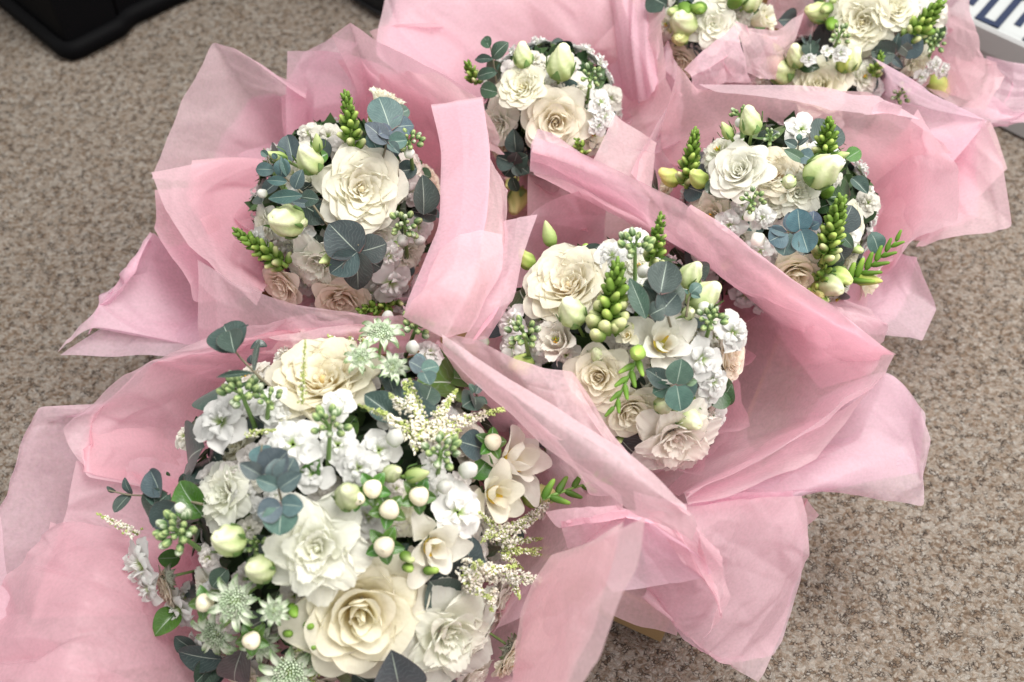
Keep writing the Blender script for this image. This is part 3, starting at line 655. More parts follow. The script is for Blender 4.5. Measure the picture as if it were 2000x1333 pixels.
b.stockbuds(470, 765, 44, .03, 505, 850, 16); b.stockbuds(525, 780, 30, .022, 520, 850, 8)
b.stockbuds(645, 830, 42, .035, 640, 930, 12); b.stockbuds(862, 882, 42, .03, 850, 960, 14)
b.stockbuds(815, 635, 34, .03, 790, 700, 13); b.stockbuds(345, 1040, 46, .022, 400, 1080, 18); b.stockbuds(500, 1065, 26, .0, 500, 1100, 9); b.stockbuds(640, 1260, 22, -.005, 600, 1260, 9)
for a in [(745, 660, 50, .028, 0, .35), (706, 704, 40, .022, -.2, .2), (766, 722, 38, .022, .1, .1), (464, 1172, 60, .018, -.1, 0), (428, 1232, 54, .006, -.3, -.2), (536, 1190, 38, .014, .1, 0),
          (566, 1305, 64, .012, 0, -.1), (615, 1270, 46, .0, .1, 0), (510, 1250, 46, .0, 0, -.1)]: b.astrantia(*a)
b.astrantia(988, 1258, 38, .004, .4, -.2, dark=True); b.astrantia(340, 1125, 28, -.004, -.4, 0, dark=True)
for a in [(727, 955, 22), (820, 970, 23), (762, 995, 23), (750, 1070, 24), (398, 1178, 21), (490, 1253, 21), (965, 862, 20), (700, 975, 16), (720, 1230, 4)][:8]: b.berry(*a, off=.026)
for a in [(680, 970, 33, .022), (447, 1055, 38, .024), (508, 1112, 34, .02)]: b.bud(*a, tx=-.1, ty=.25)
b.bud(812, 928, 26, .024, .9, .1, 740, 935, tight=True); b.bud(765, 925, 22, .012, .5, .3, sep=False)
for (x, y) in [(790, 1085), (838, 1120), (800, 1110), (600, 1230), (565, 1190), (560, 1245), (610, 1255)]: b.berrygreen(x, y, 14, .012)
# eucalyptus in the front left bouquet
b.sprig([(520, 960), (505, 915), (512, 868)], [(512, 930, 468, 905, dict(offt=.045)), (520, 925, 565, 880, dict(offt=.045)), (512, 905, 508, 865, dict(offt=.03))], (.015, .035), tint=EL)
b.sprig([(556, 1000), (545, 960), (540, 900)], [(545, 952, 500, 935, {}), (545, 955, 590, 925, {}), (548, 990, 503, 1005, dict(wid=1.15)), (550, 985, 592, 990, {}), (550, 985, 545, 1046, dict(wid=1.2)), (540, 945, 545, 895, {}), (548, 945, 575, 895, {})], (.022, .040), tint=EL)
b.sprig([(395, 985), (320, 970), (250, 967), (212, 958)], [(315, 968, 296, 920, dict(wid=.8)), (318, 970, 278, 1018, dict(wid=.8)), (345, 985, 305, 1030, dict(wid=.8)), (252, 967, 222, 1000, dict(wid=.8)), (255, 965, 240, 935, dict(wid=.6)), (225, 962, 208, 952, dict(wid=.6)), (300, 940, 302, 990, dict(wid=.5)), (330, 1010, 322, 1040, dict(wid=.4))], (.0, .012), tint=EB)
b.sprig([(545, 770), (500, 730), (470, 700), (455, 680)], [(458, 690, 448, 645, dict(tint=ED, wid=1.1)), (456, 682, 435, 632, dict(tint=ED, wid=.9)), (465, 650, 484, 634, dict(tint=ED, me=EUC_N))], (.0, .045), tint=ED)
b.sprig([(512, 745), (495, 725)], [(495, 728, 418, 736, dict(me=EUC_N, wid=.5)), (495, 728, 506, 660, dict(me=EUC_N, wid=.5))], (.03, .045), tint=ED)
b.sprig([(790, 850), (775, 780), (748, 708)], [(775, 820, 712, 770, dict(wid=1.1)), (778, 790, 748, 708, dict(me=EUC_N)), (780, 815, 800, 750, dict(wid=.8)), (790, 800, 850, 760, {}), (830, 790, 845, 750, {})], (-.008, .008), tint=EB)
b.sprig([(850, 740), (825, 715), (830, 690)], [(825, 720, 800, 706, dict(wid=1.2)), (825, 722, 858, 715, {}), (822, 715, 815, 690, {}), (828, 730, 840, 755, {})], (.02, .036), tint=EL)
b.sprig([(940, 790), (930, 770), (925, 755)], [(928, 778, 905, 792, dict(wid=.9)), (932, 778, 952, 790, dict(wid=.9)), (927, 768, 918, 750, dict(wid=.7)), (930, 768, 938, 748, dict(wid=.7)), (928, 775, 930, 802, {})], (.0, .02), tint=EB)
b.leaf(942, 876, 898, 862, tint=EB); b.leaf(1040, 850, 1062, 862, tint=ER, offb=-.01, offt=0.); b.leaf(1010, 845, 990, 866, tint=ER, offb=-.01, offt=0.); b.leaf(1068, 870, 1030, 842, tint=ER, offb=-.01, offt=0.)
b.leaf(780, 1345, 765, 1272, offb=.028, offt=.03, tint=EB, wid=1.2); b.leaf(780, 1365, 810, 1305, offb=.012, offt=.018, tint=EB); b.leaf(740, 1345, 690, 1318, offb=.006, offt=.01, tint=ED)
b.leaf(890, 1150, 850, 1085, offb=-.004, offt=.0, tint=ED); b.leaf(905, 1110, 950, 1095, offb=.0, offt=.004, tint=EB); b.leaf(905, 1120, 925, 1050, offb=.0, offt=.004, tint=EB, wid=.8); b.leaf(870, 1175, 835, 1130, offb=-.002, offt=.002, tint=EB)
b.sprig([(470, 1270), (430, 1290), (380, 1300)], [(430, 1290, 345, 1275, dict(wid=.7)), (420, 1295, 380, 1335, {}), (440, 1300, 410, 1345, dict(wid=.5)), (465, 1285, 450, 1350, dict(wid=.5, tint=ER)), (380, 1270, 340, 1245, dict(tint=ED)), (430, 1300, 395, 1345, dict(wid=.6))], (-.006, .006), tint=ED)
for a in [(395, 1010, 345, 940), (350, 1190, 300, 1240), (935, 760, 845, 735), (925, 935, 960, 890), (870, 735, 930, 745), (600, 940, 620, 900), (590, 1030, 620, 1000), (560, 1030, 540, 1080)]:
    b.leaf(*a, offb=-.004, offt=.008, tint=GL, me=GRN[0], wid=1.1, nm='green_leaf')
b.astilbe([(830, 880, 790, 745, 20, .8), (800, 850, 985, 800, 20, .95), (850, 820, 893, 760, 13, .7), (830, 830, 800, 740, 12, .6), (820, 860, 738, 800, 18, .8), (840, 860, 880, 780, 18, .9), (830, 850, 700, 790, 12, .5), (850, 860, 900, 840, 16, .8), (790, 800, 760, 770, 14, .8)], .03)
b.astilbe([(900, 1110, 1122, 1146, 19, .97), (960, 1130, 935, 1095, 12, .8), (960, 1150, 960, 1195, 14, .9), (930, 1140, 925, 1100, 12, .6), (1000, 1130, 1015, 1170, 10, .6), (900, 1125, 1010, 1105, 15, .8), (910, 1140, 960, 1170, 15, .8)], .03)
b.astilbe([(980, 1060, 1092, 965, 15, .9), (985, 1060, 1062, 1052, 9, .4), (985, 1070, 1075, 1088, 8, .2), (990, 1080, 1070, 1070, 8, .2), (960, 1050, 1030, 1010, 13, .7), (980, 1080, 1022, 1112, 8, .4), (970, 1030, 935, 1000, 9, .4), (1050, 1010, 1075, 955, 7, .2), (960, 1040, 940, 1060, 10, .5)], .012)
b.astilbe([(270, 1045, 188, 1003, 12, .85)], .02); b.astilbe([(590, 790, 596, 664, 9, .25)], .05); b.astilbe([(480, 850, 540, 840, 9, .2)], .02)
b.astilbe([(560, 1310, 610, 1220, 22, .6), (600, 1320, 650, 1290, 16, .5)], .01); b.astilbe([(690, 680, 675, 636, 9, .4), (660, 670, 640, 655, 8, .2), (710, 670, 700, 640, 8, .4)], .0); b.astilbe([(850, 660, 838, 640, 6, .2)], .02)
b.budrow([(1060, 975), (1110, 955), (1190, 932)], 20, 13, (.035, .07), (.45, .62, .35))
# ---- left
b = B2; b.core(.8); b.fill(70, (672, 420, 175, 185))
b.bloom(ROSE_OPEN, 708, 368, 96, .006, .05, .0, (.86, .80, .60))
b.bloom(LISI, 618, 522, 66, .002, -.15, -.25, WHITE, name='lisianthus')
b.bloom(ROSE, 668, 592, 64, .014, .0, -.15, PEACH); b.bloom(ROSE, 548, 562, 54, .008, -.3, -.1, PEACH)
b.bloom(CUP, 752, 205, 44, .004, .15, .75, PALE, name='lisianthus')
b.bloom(LISI, 735, 470, 62, -.012, .1, -.1, WHITE, name='lisianthus'); b.bloom(LISI, 800, 500, 52, -.012, .3, -.2, WHITE, name='lisianthus')
b.bloom(LISI, 512, 440, 42, -.010, -.4, .0, WHITE, name='lisianthus'); b.bloom(LISI, 600, 350, 44, -.012, -.2, .2, WHITE, name='lisianthus')
b.bloom(LISI, 810, 330, 42, -.014, .4, .1, BLUSH, name='lisianthus'); b.bloom(ROSE, 845, 355, 40, -.016, .5, .2, PEACH)
b.bloom(LISI, 560, 490, 40, -.012, -.3, -.1, WHITE, name='lisianthus')
for (x, y, r_, o_) in [(765, 552, 42, .008), (790, 595, 34, -.004), (720, 575, 36, -.004), (505, 470, 28, 0), (680, 555, 30, -.006), (815, 560, 30, -.006), (585, 445, 30, -.004), (760, 500, 30, 0), (530, 545, 30, -.008), (815, 445, 30, -.002)]: b.floret(x, y, r_, o_, (x - 670) / 700, (400 - y) / 700)
b.stockbuds(790, 440, 34, .028, 798, 535, 13); b.stockbuds(800, 275, 30, .028, 808, 350, 12); b.stockbuds(555, 365, 16, .02, 580, 400, 4); b.stockbuds(535, 340, 13, .02, 560, 380, 3)
for (x, y, r_) in [(788, 470, 17), (820, 470, 15), (512, 378, 13), (800, 300, 14)]:
    p, n = b.P(x, y, .024); n = b.nrm(p, n, (x - 670) / 400, .2); sc = b.px2m(p, r_) * 1.6; put('white_bud', WBUD, b.root, frame(p - n * sc * .5, n, 0, sc), (1, 1, 1))
b.snap(690, 292, 675, 182, 34, .006, .045, 22); b.snap(562, 522, 456, 450, 34, .004, .02, 26); b.snap(775, 592, 700, 610, 30, .01, .028, 16)
b.bud(605, 314, 31, .02, -.2, .5); b.bud(620, 282, 18, .03, .05, .8, 630, 320, tight=True); b.bud(560, 432, 40, .018, -.2, .2); b.bud(545, 308, 20, .02, -.9, .25, 590, 330, tight=True); b.bud(640, 506, 18, .024, -.7, -.1, 655, 500, tight=True)
b.bud(590, 435, 14, .012, .3, .2); b.leaf(640, 300, 600, 320, tint=GL, me=GRN[0], nm='green_leaf')
b.sprig([(715, 520), (697, 492), (700, 478)], [(697, 493, 643, 438, dict(wid=1.15)), (698, 493, 645, 535, dict(wid=1.2)), (705, 492, 756, 478, dict(wid=1.2)), (697, 492, 700, 570, dict(me=EUC[2], wid=1.0)), (700, 495, 745, 525, dict(offb=.012, offt=.012))], (.012, .026), tint=(.047,.072,.068))
b.sprig([(745, 320), (760, 262), (785, 222)], [(762, 250, 740, 188, dict(wid=1.0)), (763, 250, 812, 243, dict(wid=.8)), (765, 255, 740, 262, {}), (758, 280, 714, 240, dict(me=EUC[2])), (758, 280, 780, 300, {}), (760, 278, 795, 275, {}), (740, 300, 720, 260, dict(offb=.006, offt=.006)), (752, 310, 715, 275, dict(offb=.002, offt=.002, tint=ED)), (775, 225, 798, 215, dict(wid=1.1)), (770, 310, 760, 270, dict(offb=.004, offt=.004))], (.01, .032), tint=EL)
b.leaf(828, 420, 826, 342, offb=.018, offt=.022, tint=(.045,.065,.066), wid=1.0); b.leaf(845, 420, 795, 412, offb=.010, offt=.012, tint=ED, wid=.5)
b.sprig([(640, 440), (600, 385), (560, 350), (532, 330), (515, 290)], [(575, 370, 590, 332, dict(me=EUC[2])), (532, 332, 497, 330, dict(wid=.8)), (548, 345, 555, 310, {}), (560, 355, 520, 352, dict(me=EUC[2], wid=.7)), (590, 382, 522, 388, dict(me=EUC_N, wid=1.2)), (588, 385, 620, 390, dict(tint=ED)), (522, 305, 510, 295, {}), (540, 310, 532, 300, {}), (612, 400, 570, 395, dict(me=EUC_N, wid=1.2)), (560, 345, 548, 305, dict(me=EUC_N))], (.004, .03), tint=(.045,.085,.09))
b.leaf(572, 315, 562, 266, offb=.004, offt=.008, tint=EB, wid=.8); b.leaf(590, 400, 640, 430, tint=ED, offb=.0, offt=.0); b.leaf(620, 430, 650, 400, tint=ED, offb=.0, offt=.0)
# ---- middle
b = B3; b.core(.8); b.fill(90, (1205, 690, 225, 215))
b.bloom(ROSE_OPEN, 1105, 548, 104, .004, -.1, .25, (.87, .76, .52))
b.bloom(ROSE, 1168, 738, 70, .004, -.1, .0, (.87, .74, .46)); b.bloom(ROSE, 1232, 808, 66, -.002, .3, -.35, (.87, .76, .50))
b.bloom(CUP, 1090, 668, 48, .004, -.15, .35, BLUSH, name='lisianthus'); b.bloom(LISI, 1325, 868, 98, .010, .1, -.3, BLUSH, name='lisianthus'); b.bloom(LISI, 1375, 820, 48, -.008, .4, -.4, BLUSH, name='lisianthus')
b.bloom(ROSE, 1432, 700, 60, -.006, .6, -.1, PEACH); b.bloom(FREESIA, 1298, 668, 78, .012, .05, .2, (.82, .82, .74), name='freesia')
b.bloom(LISI, 1250, 520, 52, -.008, .1, .4, WHITE, name='lisianthus'); b.bloom(LISI, 1135, 745, 44, -.006, -.2, -.1, WHITE, name='lisianthus'); b.bloom(LISI, 1355, 640, 50, -.012, .2, 0, PALE, name='lisianthus')
b.bloom(LISI, 1290, 760, 44, -.012, .0, -.1, WHITE, name='lisianthus')
for (x, y, r_, o_) in [(1432, 650, 42, .016), (1370, 702, 42, .012), (1392, 745, 36, .008), (1000, 630, 38, .006), (1000, 680, 34, .002), (1195, 500, 36, .004), (1380, 770, 30, 0), (1150, 800, 36, -.004), (1340, 720, 34, 0), (1260, 560, 34, -.004), (1395, 820, 32, -.008), (1240, 460, 26, .01)]: b.floret(x, y, r_, o_, (x - 1205) / 700, (690 - y) / 700)
b.stockbuds(1240, 480, 38, .034, 1240, 580, 12); b.stockbuds(1022, 650, 38, .026, 1040, 720, 13); b.stockbuds(1390, 625, 32, .028, 1370, 690, 12)
for (x, y, r_) in [(942, 668, 17), (1257, 530, 18), (990, 690, 15), (1215, 475, 14), (1375, 600, 15), (1262, 475, 15)]:
    p, n = b.P(x, y, .024); n = b.nrm(p, n, (x - 1205) / 500, .3); sc = b.px2m(p, r_) * 1.6; put('white_bud', WBUD, b.root, frame(p - n * sc * .5, n, 0, sc), (1, 1, 1))
b.snap(1272, 520, 1292, 420, 30, .006, .055, 22); b.snap(1188, 655, 1207, 515, 52, .006, .045, 26)
for (x, y, r_) in [(1160, 630, 26), (1180, 640, 24), (1205, 635, 24), (1170, 600, 20), (1210, 600, 20), (1165, 655, 22)]:
    p, n = b.P(x, y, .02); n = b.nrm(p, n, (x - 1190) / 60, .2); sc = b.px2m(p, r_) * 1.7; put('snapdragon_bud', SNAP[2], b.root, frame(p - n * sc * .6, n, 0, sc), (1, 1, 1))
b.bud(1073, 462, 24, .012, -.05, .9, 1080, 510, tight=True, sep=False); b.bud(1347, 540, 28, .02, .3, .5); b.bud(1372, 582, 36, .014, .4, .4); b.bud(1118, 612, 34, .016, 0, .4, tint=(1.15, 1.15, 1.2)); b.bud(1295, 792, 22, .014, .1, .1)
b.bud(1340, 812, 32, .002, .2, -.2); b.bud(1165, 695, 20, .0, 0, .4); b.bud(1030, 510, 20, .0, -.2, .6, sep=False, tint=(.7, .8, .4)); b.bud(1345, 612, 16, .016, 0, 0); b.bud(1020, 712, 26, .0, -.2, 0, tint=(.9, 1, .6)); b.bud(1245, 690, 26, .024, -.2, -.1, 1262, 650, tight=True, tint=(.8, .95, .5), sep=False)
b.budrow([(1245, 700), (1225, 740), (1200, 795)], 17, 12, (.02, .026), (.75, .9, .6), n=8); b.bloom(FREESIA, 1225, 655, 26, .016, -.5, 0, (.85, .75, .4), name='freesia')
b.sprig([(1310, 640), (1295, 580), (1290, 570)], [(1290, 572, 1302, 512, dict(offb=.036, offt=.04, wid=1.1)), (1285, 600, 1310, 535, dict(wid=1.2)), (1290, 610, 1322, 575, dict(wid=1.2)), (1262, 622, 1230, 542, dict(me=EUC_N, wid=1.3)), (1288, 575, 1256, 555, dict(me=EUC_N)), (1292, 575, 1305, 592, dict(me=EUC_N)), (1270, 615, 1300, 600, dict(wid=1.3))], (.015, .03), tint=(.045,.072,.066))
b.sprig([(1340, 620), (1345, 585), (1360, 550)], [(1350, 572, 1370, 555, {}), (1350, 575, 1368, 582, {}), (1345, 575, 1335, 565, dict(me=EUC_N))], (.02, .03), tint=EL)
b.sprig([(1340, 780), (1325, 752), (1335, 748)], [(1322, 750, 1332, 702, dict(wid=1.15)), (1322, 754, 1330, 804, dict(wid=1.15)), (1325, 752, 1358, 775, dict(offb=.022, offt=.02, wid=1.1)), (1308, 755, 1275, 768, dict(offb=.018, offt=.018)), (1310, 752, 1262, 722, dict(me=EUC[2], offb=.018, offt=.016, tint=EB)), (1338, 748, 1362, 745, dict(me=EUC[2], tint=(.12, .22, .12)))], (.012, .03), tint=(.05,.10,.09))
b.leaf(1145, 500, 1172, 478, tint=ED, offb=-.004, offt=.004); b.leaf(980, 635, 958, 612, tint=EB, offb=0, offt=.0); b.leaf(1215, 865, 1270, 912, tint=(.05, .055, .055), offb=-.006, offt=-.006, wid=.8)
for a in [(1375, 770, 1440, 762), (1300, 700, 1290, 740), (1010, 560, 1030, 600), (1400, 790, 1430, 755)]: b.leaf(*a, offb=-.006, offt=.004, tint=GD, me=GRN[0], wid=1.2, nm='green_leaf')
# ---- right
b = B4; b.core(.8); b.fill(80, (1512, 425, 200, 180))
b.bloom(ROSE, 1442, 332, 66, .016, -.1, .15, (.84, .84, .76), name='ranunculus'); b.bloom(ROSE_OPEN, 1515, 335, 66, .0, .1, .3, (.87, .72, .46)); b.bloom(LISI, 1402, 292, 50, -.006, -.3, .4, WHITE, name='lisianthus')
b.bloom(LISI, 1560, 372, 52, .002, .2, .1, WHITE, name='lisianthus'); b.bloom(LISI, 1385, 425, 62, .0, -.3, -.1, PALE, name='lisianthus'); b.bloom(ROSE, 1553, 545, 66, .0, .1, -.3, CREAM)
b.bloom(ROSE_OPEN, 1665, 440, 54, -.012, .6, 0, (.86, .80, .60)); b.bloom(LISI, 1508, 398, 44, .0, 0, -.2, WHITE, name='lisianthus'); b.bloom(LISI, 1635, 585, 38, -.012, .4, -.4, BLUSH, name='lisianthus')
b.bloom(LISI, 1570, 300, 42, -.014, .2, .3, WHITE, name='lisianthus'); b.bloom(ROSE, 1300, 360, 34, -.014, -.5, 0, CREAM); b.bloom(LISI, 1665, 505, 40, -.016, .6, -.2, PALE, name='lisianthus')
b.bloom(LISI, 1440, 470, 44, -.006, -.1, -.2, WHITE, name='lisianthus')
for (x, y, r_, o_) in [(1490, 425, 26, .014), (1485, 490, 28, .010), (1425, 440, 32, .004), (1410, 470, 30, 0), (1600, 300, 26, -.002), (1460, 500, 28, 0), (1450, 400, 24, .0)]: b.floret(x, y, r_, o_, (x - 1512) / 700, (425 - y) / 700)
b.stockbuds(1470, 392, 28, .034, 1440, 450, 11); b.stockbuds(1447, 222, 22, .02, 1450, 280, 8); b.stockbuds(1505, 268, 20, .01, 1500, 300, 7)
for (x, y, r_) in [(1463, 422, 16), (1480, 468, 20), (1443, 240, 12)]:
    p, n = b.P(x, y, .028); n = b.nrm(p, n, -.1, .1); sc = b.px2m(p, r_) * 1.6; put('white_bud', WBUD, b.root, frame(p - n * sc * .5, n, 0, sc), (1, 1, 1))
b.snap(1340, 368, 1358, 255, 34, .0, .03, 26); b.snap(1608, 315, 1620, 234, 34, .0, .035, 20); b.snap(1605, 515, 1645, 385, 40, .012, .03, 34); b.snap(1590, 600, 1615, 500, 36, .004, .014, 16)
b.bud(1466, 240, 27, .028, .05, .75, 1462, 290, tight=False); b.bud(1421, 258, 19, .024, -.35, .55, 1440, 290, tight=True); b.bud(1605, 335, 40, .02, .5, .2); b.bud(1541, 355, 17, .022, -.2, -.1, 1560, 350); b.bud(1622, 558, 28, .012, .2, .1); b.bud(1640, 305, 15, .02, .9, .0, 1615, 310, tight=True)
b.bud(1310, 348, 22, .0, -.3, .3, tint=(1.15, 1.1, .6), sep=False); b.bud(1365, 350, 22, .006, 0, .3, tint=(.9, 1, .5), sep=False); b.bud(1600, 565, 22, .004, 0, 0, tint=(1, 1, .6), sep=False); b.bud(1608, 585, 13, .016, -.1, -.4, tight=True, tint=(.6, .75, .4)); b.bud(1640, 540, 24, .004, .3, 0, tint=(.9, 1, .6))
b.sprig([(1525, 460), (1560, 452), (1597, 443)], [(1538, 458, 1500, 445, dict(me=EUC[2], wid=.6)), (1540, 458, 1530, 500, dict(wid=1.2)), (1535, 455, 1502, 472, dict(wid=1.4)), (1562, 452, 1558, 408, dict(wid=1.2)), (1565, 452, 1578, 494, dict(wid=1.2)), (1552, 452, 1548, 485, dict(offb=.018, offt=.018)), (1552, 450, 1540, 415, dict(offb=.018, offt=.018)), (1585, 448, 1590, 412, dict(offb=.015, offt=.015)), (1583, 445, 1600, 436, dict(wid=1.1))], (.02, .032), tint=(.06,.11,.13))
b.sprig([(1580, 340), (1558, 300), (1560, 268)], [(1556, 288, 1532, 275, {}), (1558, 285, 1580, 268, dict(me=EUC[2], wid=.5, tint=ED)), (1560, 300, 1588, 312, dict(wid=1.1)), (1572, 315, 1532, 292, dict(me=EUC[2], wid=.7, tint=(.08, .14, .08))), (1560, 275, 1562, 262, {})], (.005, .02), tint=EL)
b.leaf(1640, 450, 1665, 402, offb=.006, offt=.01, tint=EB, wid=1.2); b.leaf(1630, 470, 1652, 512, offb=.004, offt=.006, tint=(.05, .06, .05), wid=1.1); b.leaf(1635, 450, 1668, 486, offb=.01, offt=.014, tint=(.05, .08, .06), me=EUC_N, wid=1.4)
b.leaf(1340, 365, 1375, 378, offb=.0, offt=.0, tint=EB); b.leaf(1625, 470, 1600, 540, offb=-.004, offt=-.004, tint=ED); b.leaf(1400, 380, 1380, 352, tint=GD, me=GRN[0], nm='green_leaf'); b.leaf(1280, 372, 1270, 345, tint=GD, me=GRN[0], nm='green_leaf')
b.bloom(FREESIA, 1700, 560, 40, -.002, .7, -.4, (.87, .74, .40), name='freesia'); b.bud(1690, 545, 24, .010, .9, .15, 1640, 565, tint=(1.1, 1.0, .6), tight=True, sep=False)
b.budrow([(1655, 555), (1700, 525), (1750, 472)], 20, 11, (.004, .02), (.75, .9, .6), n=11)
# ---- top middle
b = B5; b.core(.72); b.fill(50, (1070, 225, 130, 110))
b.bloom(ROSE_OPEN, 1016, 166, 54, .010, -.1, .3, PALE, name='ranunculus'); b.bloom(ROSE, 1085, 240, 76, .002, 0, 0, (.88, .74, .50)); b.bloom(LISI, 968, 245, 52, .0, -.3, -.1, WHITE, name='lisianthus')
b.bloom(LISI, 1160, 262, 48, -.006, .4, 0, PALE, name='lisianthus'); b.bloom(LISI, 975, 200, 40, -.006, -.4, .1, WHITE, name='lisianthus'); b.bloom(ROSE, 990, 300, 40, -.01, -.2, -.3, CREAM)
for (x, y, r_) in [(1172, 200, 28), (1180, 225, 26), (1168, 245, 22)]: b.floret(x, y, r_, .01, .3, .1)
b.stockbuds(1155, 150, 26, .02, 1145, 205, 11); b.bud(1021, 112, 24, .012, .05, .8, 1025, 150); b.bud(1096, 128, 34, .012, .1, .7, 1090, 170); b.snap(930, 165, 912, 122, 24, .0, .02, 14); b.snap(1140, 300, 1125, 272, 20, .01, .02, 8)
b.sprig([(975, 190), (968, 150), (962, 110), (955, 80)], [(962, 112, 990, 82, dict(wid=.8)), (962, 115, 925, 116, dict(me=EUC_N, wid=1.2)), (966, 140, 928, 150, dict(wid=.6)), (968, 180, 935, 172, dict(wid=.9)), (955, 92, 945, 72, dict(wid=.8)), (970, 140, 975, 125, dict(me=EUC_N)), (956, 85, 952, 73, {})], (-.01, .02), tint=(.025, .06, .035))
b.sprig([(1010, 350), (1005, 310), (1005, 300)], [(1008, 298, 1003, 252, dict(wid=1.1)), (1002, 320, 970, 305, dict(wid=1.2)), (1005, 318, 1030, 305, {}), (1003, 322, 1018, 345, {}), (1003, 322, 985, 345, {}), (1003, 322, 1010, 300, dict(tint=ER)), (1010, 320, 1032, 340, {}), (1000, 345, 1010, 375, {})], (.012, .026), tint=ED)
b.bud(1012, 388, 26, .0, .0, 0, tint=(1.1, 1.05, .7)); b.bud(1000, 352, 16, .0, 0, 0, tint=(1, 1, .6), sep=False)
# ---- cropped top
b = B6; b.core(.72); b.fill(40, (1370, 50, 110, 90))
b.bloom(LISI, 1392, 48, 54, .006, 0, .1, WHITE, name='lisianthus'); b.bloom(LISI, 1300, 48, 34, .0, -.3, 0, WHITE, name='lisianthus'); b.bloom(ROSE, 1325, 122, 46, -.004, -.2, -.4, (.86, .78, .48)); b.bloom(CUP, 1488, 38, 34, .0, .4, .3, PALE, name='lisianthus'); b.bloom(ROSE, 1420, -30, 50, .0, 0, .3, PALE)
b.bloom(LISI, 1305, 100, 30, -.01, -.4, -.2, BLUSH, name='lisianthus')
b.bud(1335, 45, 32, .012, -.1, .3, sep=False); b.bud(1328, 74, 20, .012, 0, .1, tint=(1, 1, .7)); b.bud(1468, 5, 22, .01, .3, .4)
for (x, y) in [(1332, 8), (1350, 18), (1368, 8), (1320, 22), (1440, 8)]: b.berrygreen(x, y, 17, .012)
b.leaf(1300, 10, 1262, -10, tint=ED); b.leaf(1305, 95, 1282, 115, tint=ED); b.leaf(1520, 40, 1555, 38, tint=EB)
# ---- half hidden
b = B7; b.core(.72); b.fill(40, (1605, 175, 110, 70))
b.bloom(ROSE, 1600, 165, 66, .004, 0, .3, (.86, .80, .50)); b.bloom(LISI, 1690, 150, 40, .0, .4, .2, WHITE, name='lisianthus'); b.bloom(LISI, 1490, 152, 34, -.006, -.4, 0, BLUSH, name='lisianthus')
b.bud(1524, 138, 32, .012, -.2, .4); b.bud(1555, 112, 24, .02, 0, .6); b.bud(1520, 102, 17, .02, -.2, .6, tight=True); b.bud(1662, 120, 24, .012, .2, .5); b.bud(1650, 125, 20, .01, 0, .4, tint=(.8, .9, .4))
b.stockbuds(1640, 68, 26, .04, 1615, 130, 9); b.stockbuds(1758, 185, 22, .02, 1740, 210, 10)
for (x, y, r_) in [(1642, 105, 19), (1580, 115, 16), (1615, 100, 12)]: b.floret(x, y, r_, .03, 0, .3)
b.snap(1705, 150, 1722, 105, 22, .004, .02, 14); b.leaf(1583, 108, 1583, 78, offb=.03, offt=.035, tint=ED, wid=1.2)
for a in [(1583, 85, 1583, 66), (1575, 88, 1566, 72), (1592, 88, 1602, 76)]: b.leaf(*a, offb=.035, offt=.04, tint=ED, me=EUC_N)
b.leaf(1560, 128, 1600, 132, tint=GD, me=GRN[0], offb=.01, offt=.01, nm='green_leaf')
# ---- top right
b = B8; b.core(.72); b.fill(50, (1712, 55, 120, 90))
b.bloom(ROSE_OPEN, 1682, 45, 68, .006, 0, 0, (.86, .81, .56)); b.bloom(ROSE, 1750, 12, 54, .0, .3, .3, (.86, .82, .60)); b.bloom(LISI, 1792, 128, 38, -.004, .3, -.3, PALE, name='lisianthus'); b.bloom(LISI, 1630, 10, 36, -.002, -.3, .3, BLUSH, name='lisianthus')
b.bud(1600, 25, 26, .01, -.3, .2, tint=(1, 1, .8)); b.bud(1832, 165, 24, .0, .3, -.3, tint=(.9, .85, .5), sep=False); b.snap(1770, 85, 1840, 2, 34, .008, .03, 26); b.stockbuds(1828, 82, 24, .02, 1800, 140, 11)
b.sprig([(1700, 110), (1740, 105), (1790, 90)], [(1745, 105, 1700, 100, dict(wid=1.1, tint=ED)), (1745, 105, 1755, 66, dict(me=EUC_N, tint=ED, wid=1.4)), (1760, 105, 1800, 72, dict(wid=1.2)), (1755, 85, 1782, 110, dict(tint=ER, wid=.7)), (1740, 112, 1720, 80, dict(tint=ED)), (1735, 105, 1765, 135, dict(me=EUC_N, tint=EB))], (.006, .016), tint=EB)
for (x, y, r_) in [(1825, 128, 18), (1840, 138, 17), (1842, 152, 15), (1800, 150, 18)]: b.floret(x, y, r_, .01, .3, -.1)
for (x, y) in [(1620, 40), (1610, 12), (1800, 60)]: b.berrygreen(x, y, 16, .012)
# ---------------------------------------------------------------- tissue paper sheets
def resamp(A, n, sm=3):
    A = np.asarray(A, float); k = len(A); x = np.linspace(0, k - 1, n)
    B = np.stack([np.interp(x, np.arange(k), A[:, i]) for i in range(A.shape[1])], 1)
    for _ in range(sm): B[1:-1] = (B[:-2] + 2 * B[1:-1] + B[2:]) / 4
    return B
def cross_interp(Cs, m):
    K = len(Cs); out = []
    for t in np.linspace(0, K - 1, m):
        i = min(int(t), K - 2); f = t - i
        p1, p2 = Cs[i], Cs[i + 1]; p0 = Cs[i - 1] if i > 0 else 2 * p1 - p2; p3 = Cs[i + 2] if i + 2 < K else 2 * p2 - p1
        cr = .5 * (2 * p1 + (p2 - p0) * f + (2 * p0 - 5 * p1 + 4 * p2 - p3) * f * f + (3 * p1 - p0 - 3 * p2 + p3) * f ** 3)
        out.append(.65 * cr + .35 * (p1 * (1 - f) + p2 * f))
    return np.stack(out)
PINK = (.97, .745, .795)
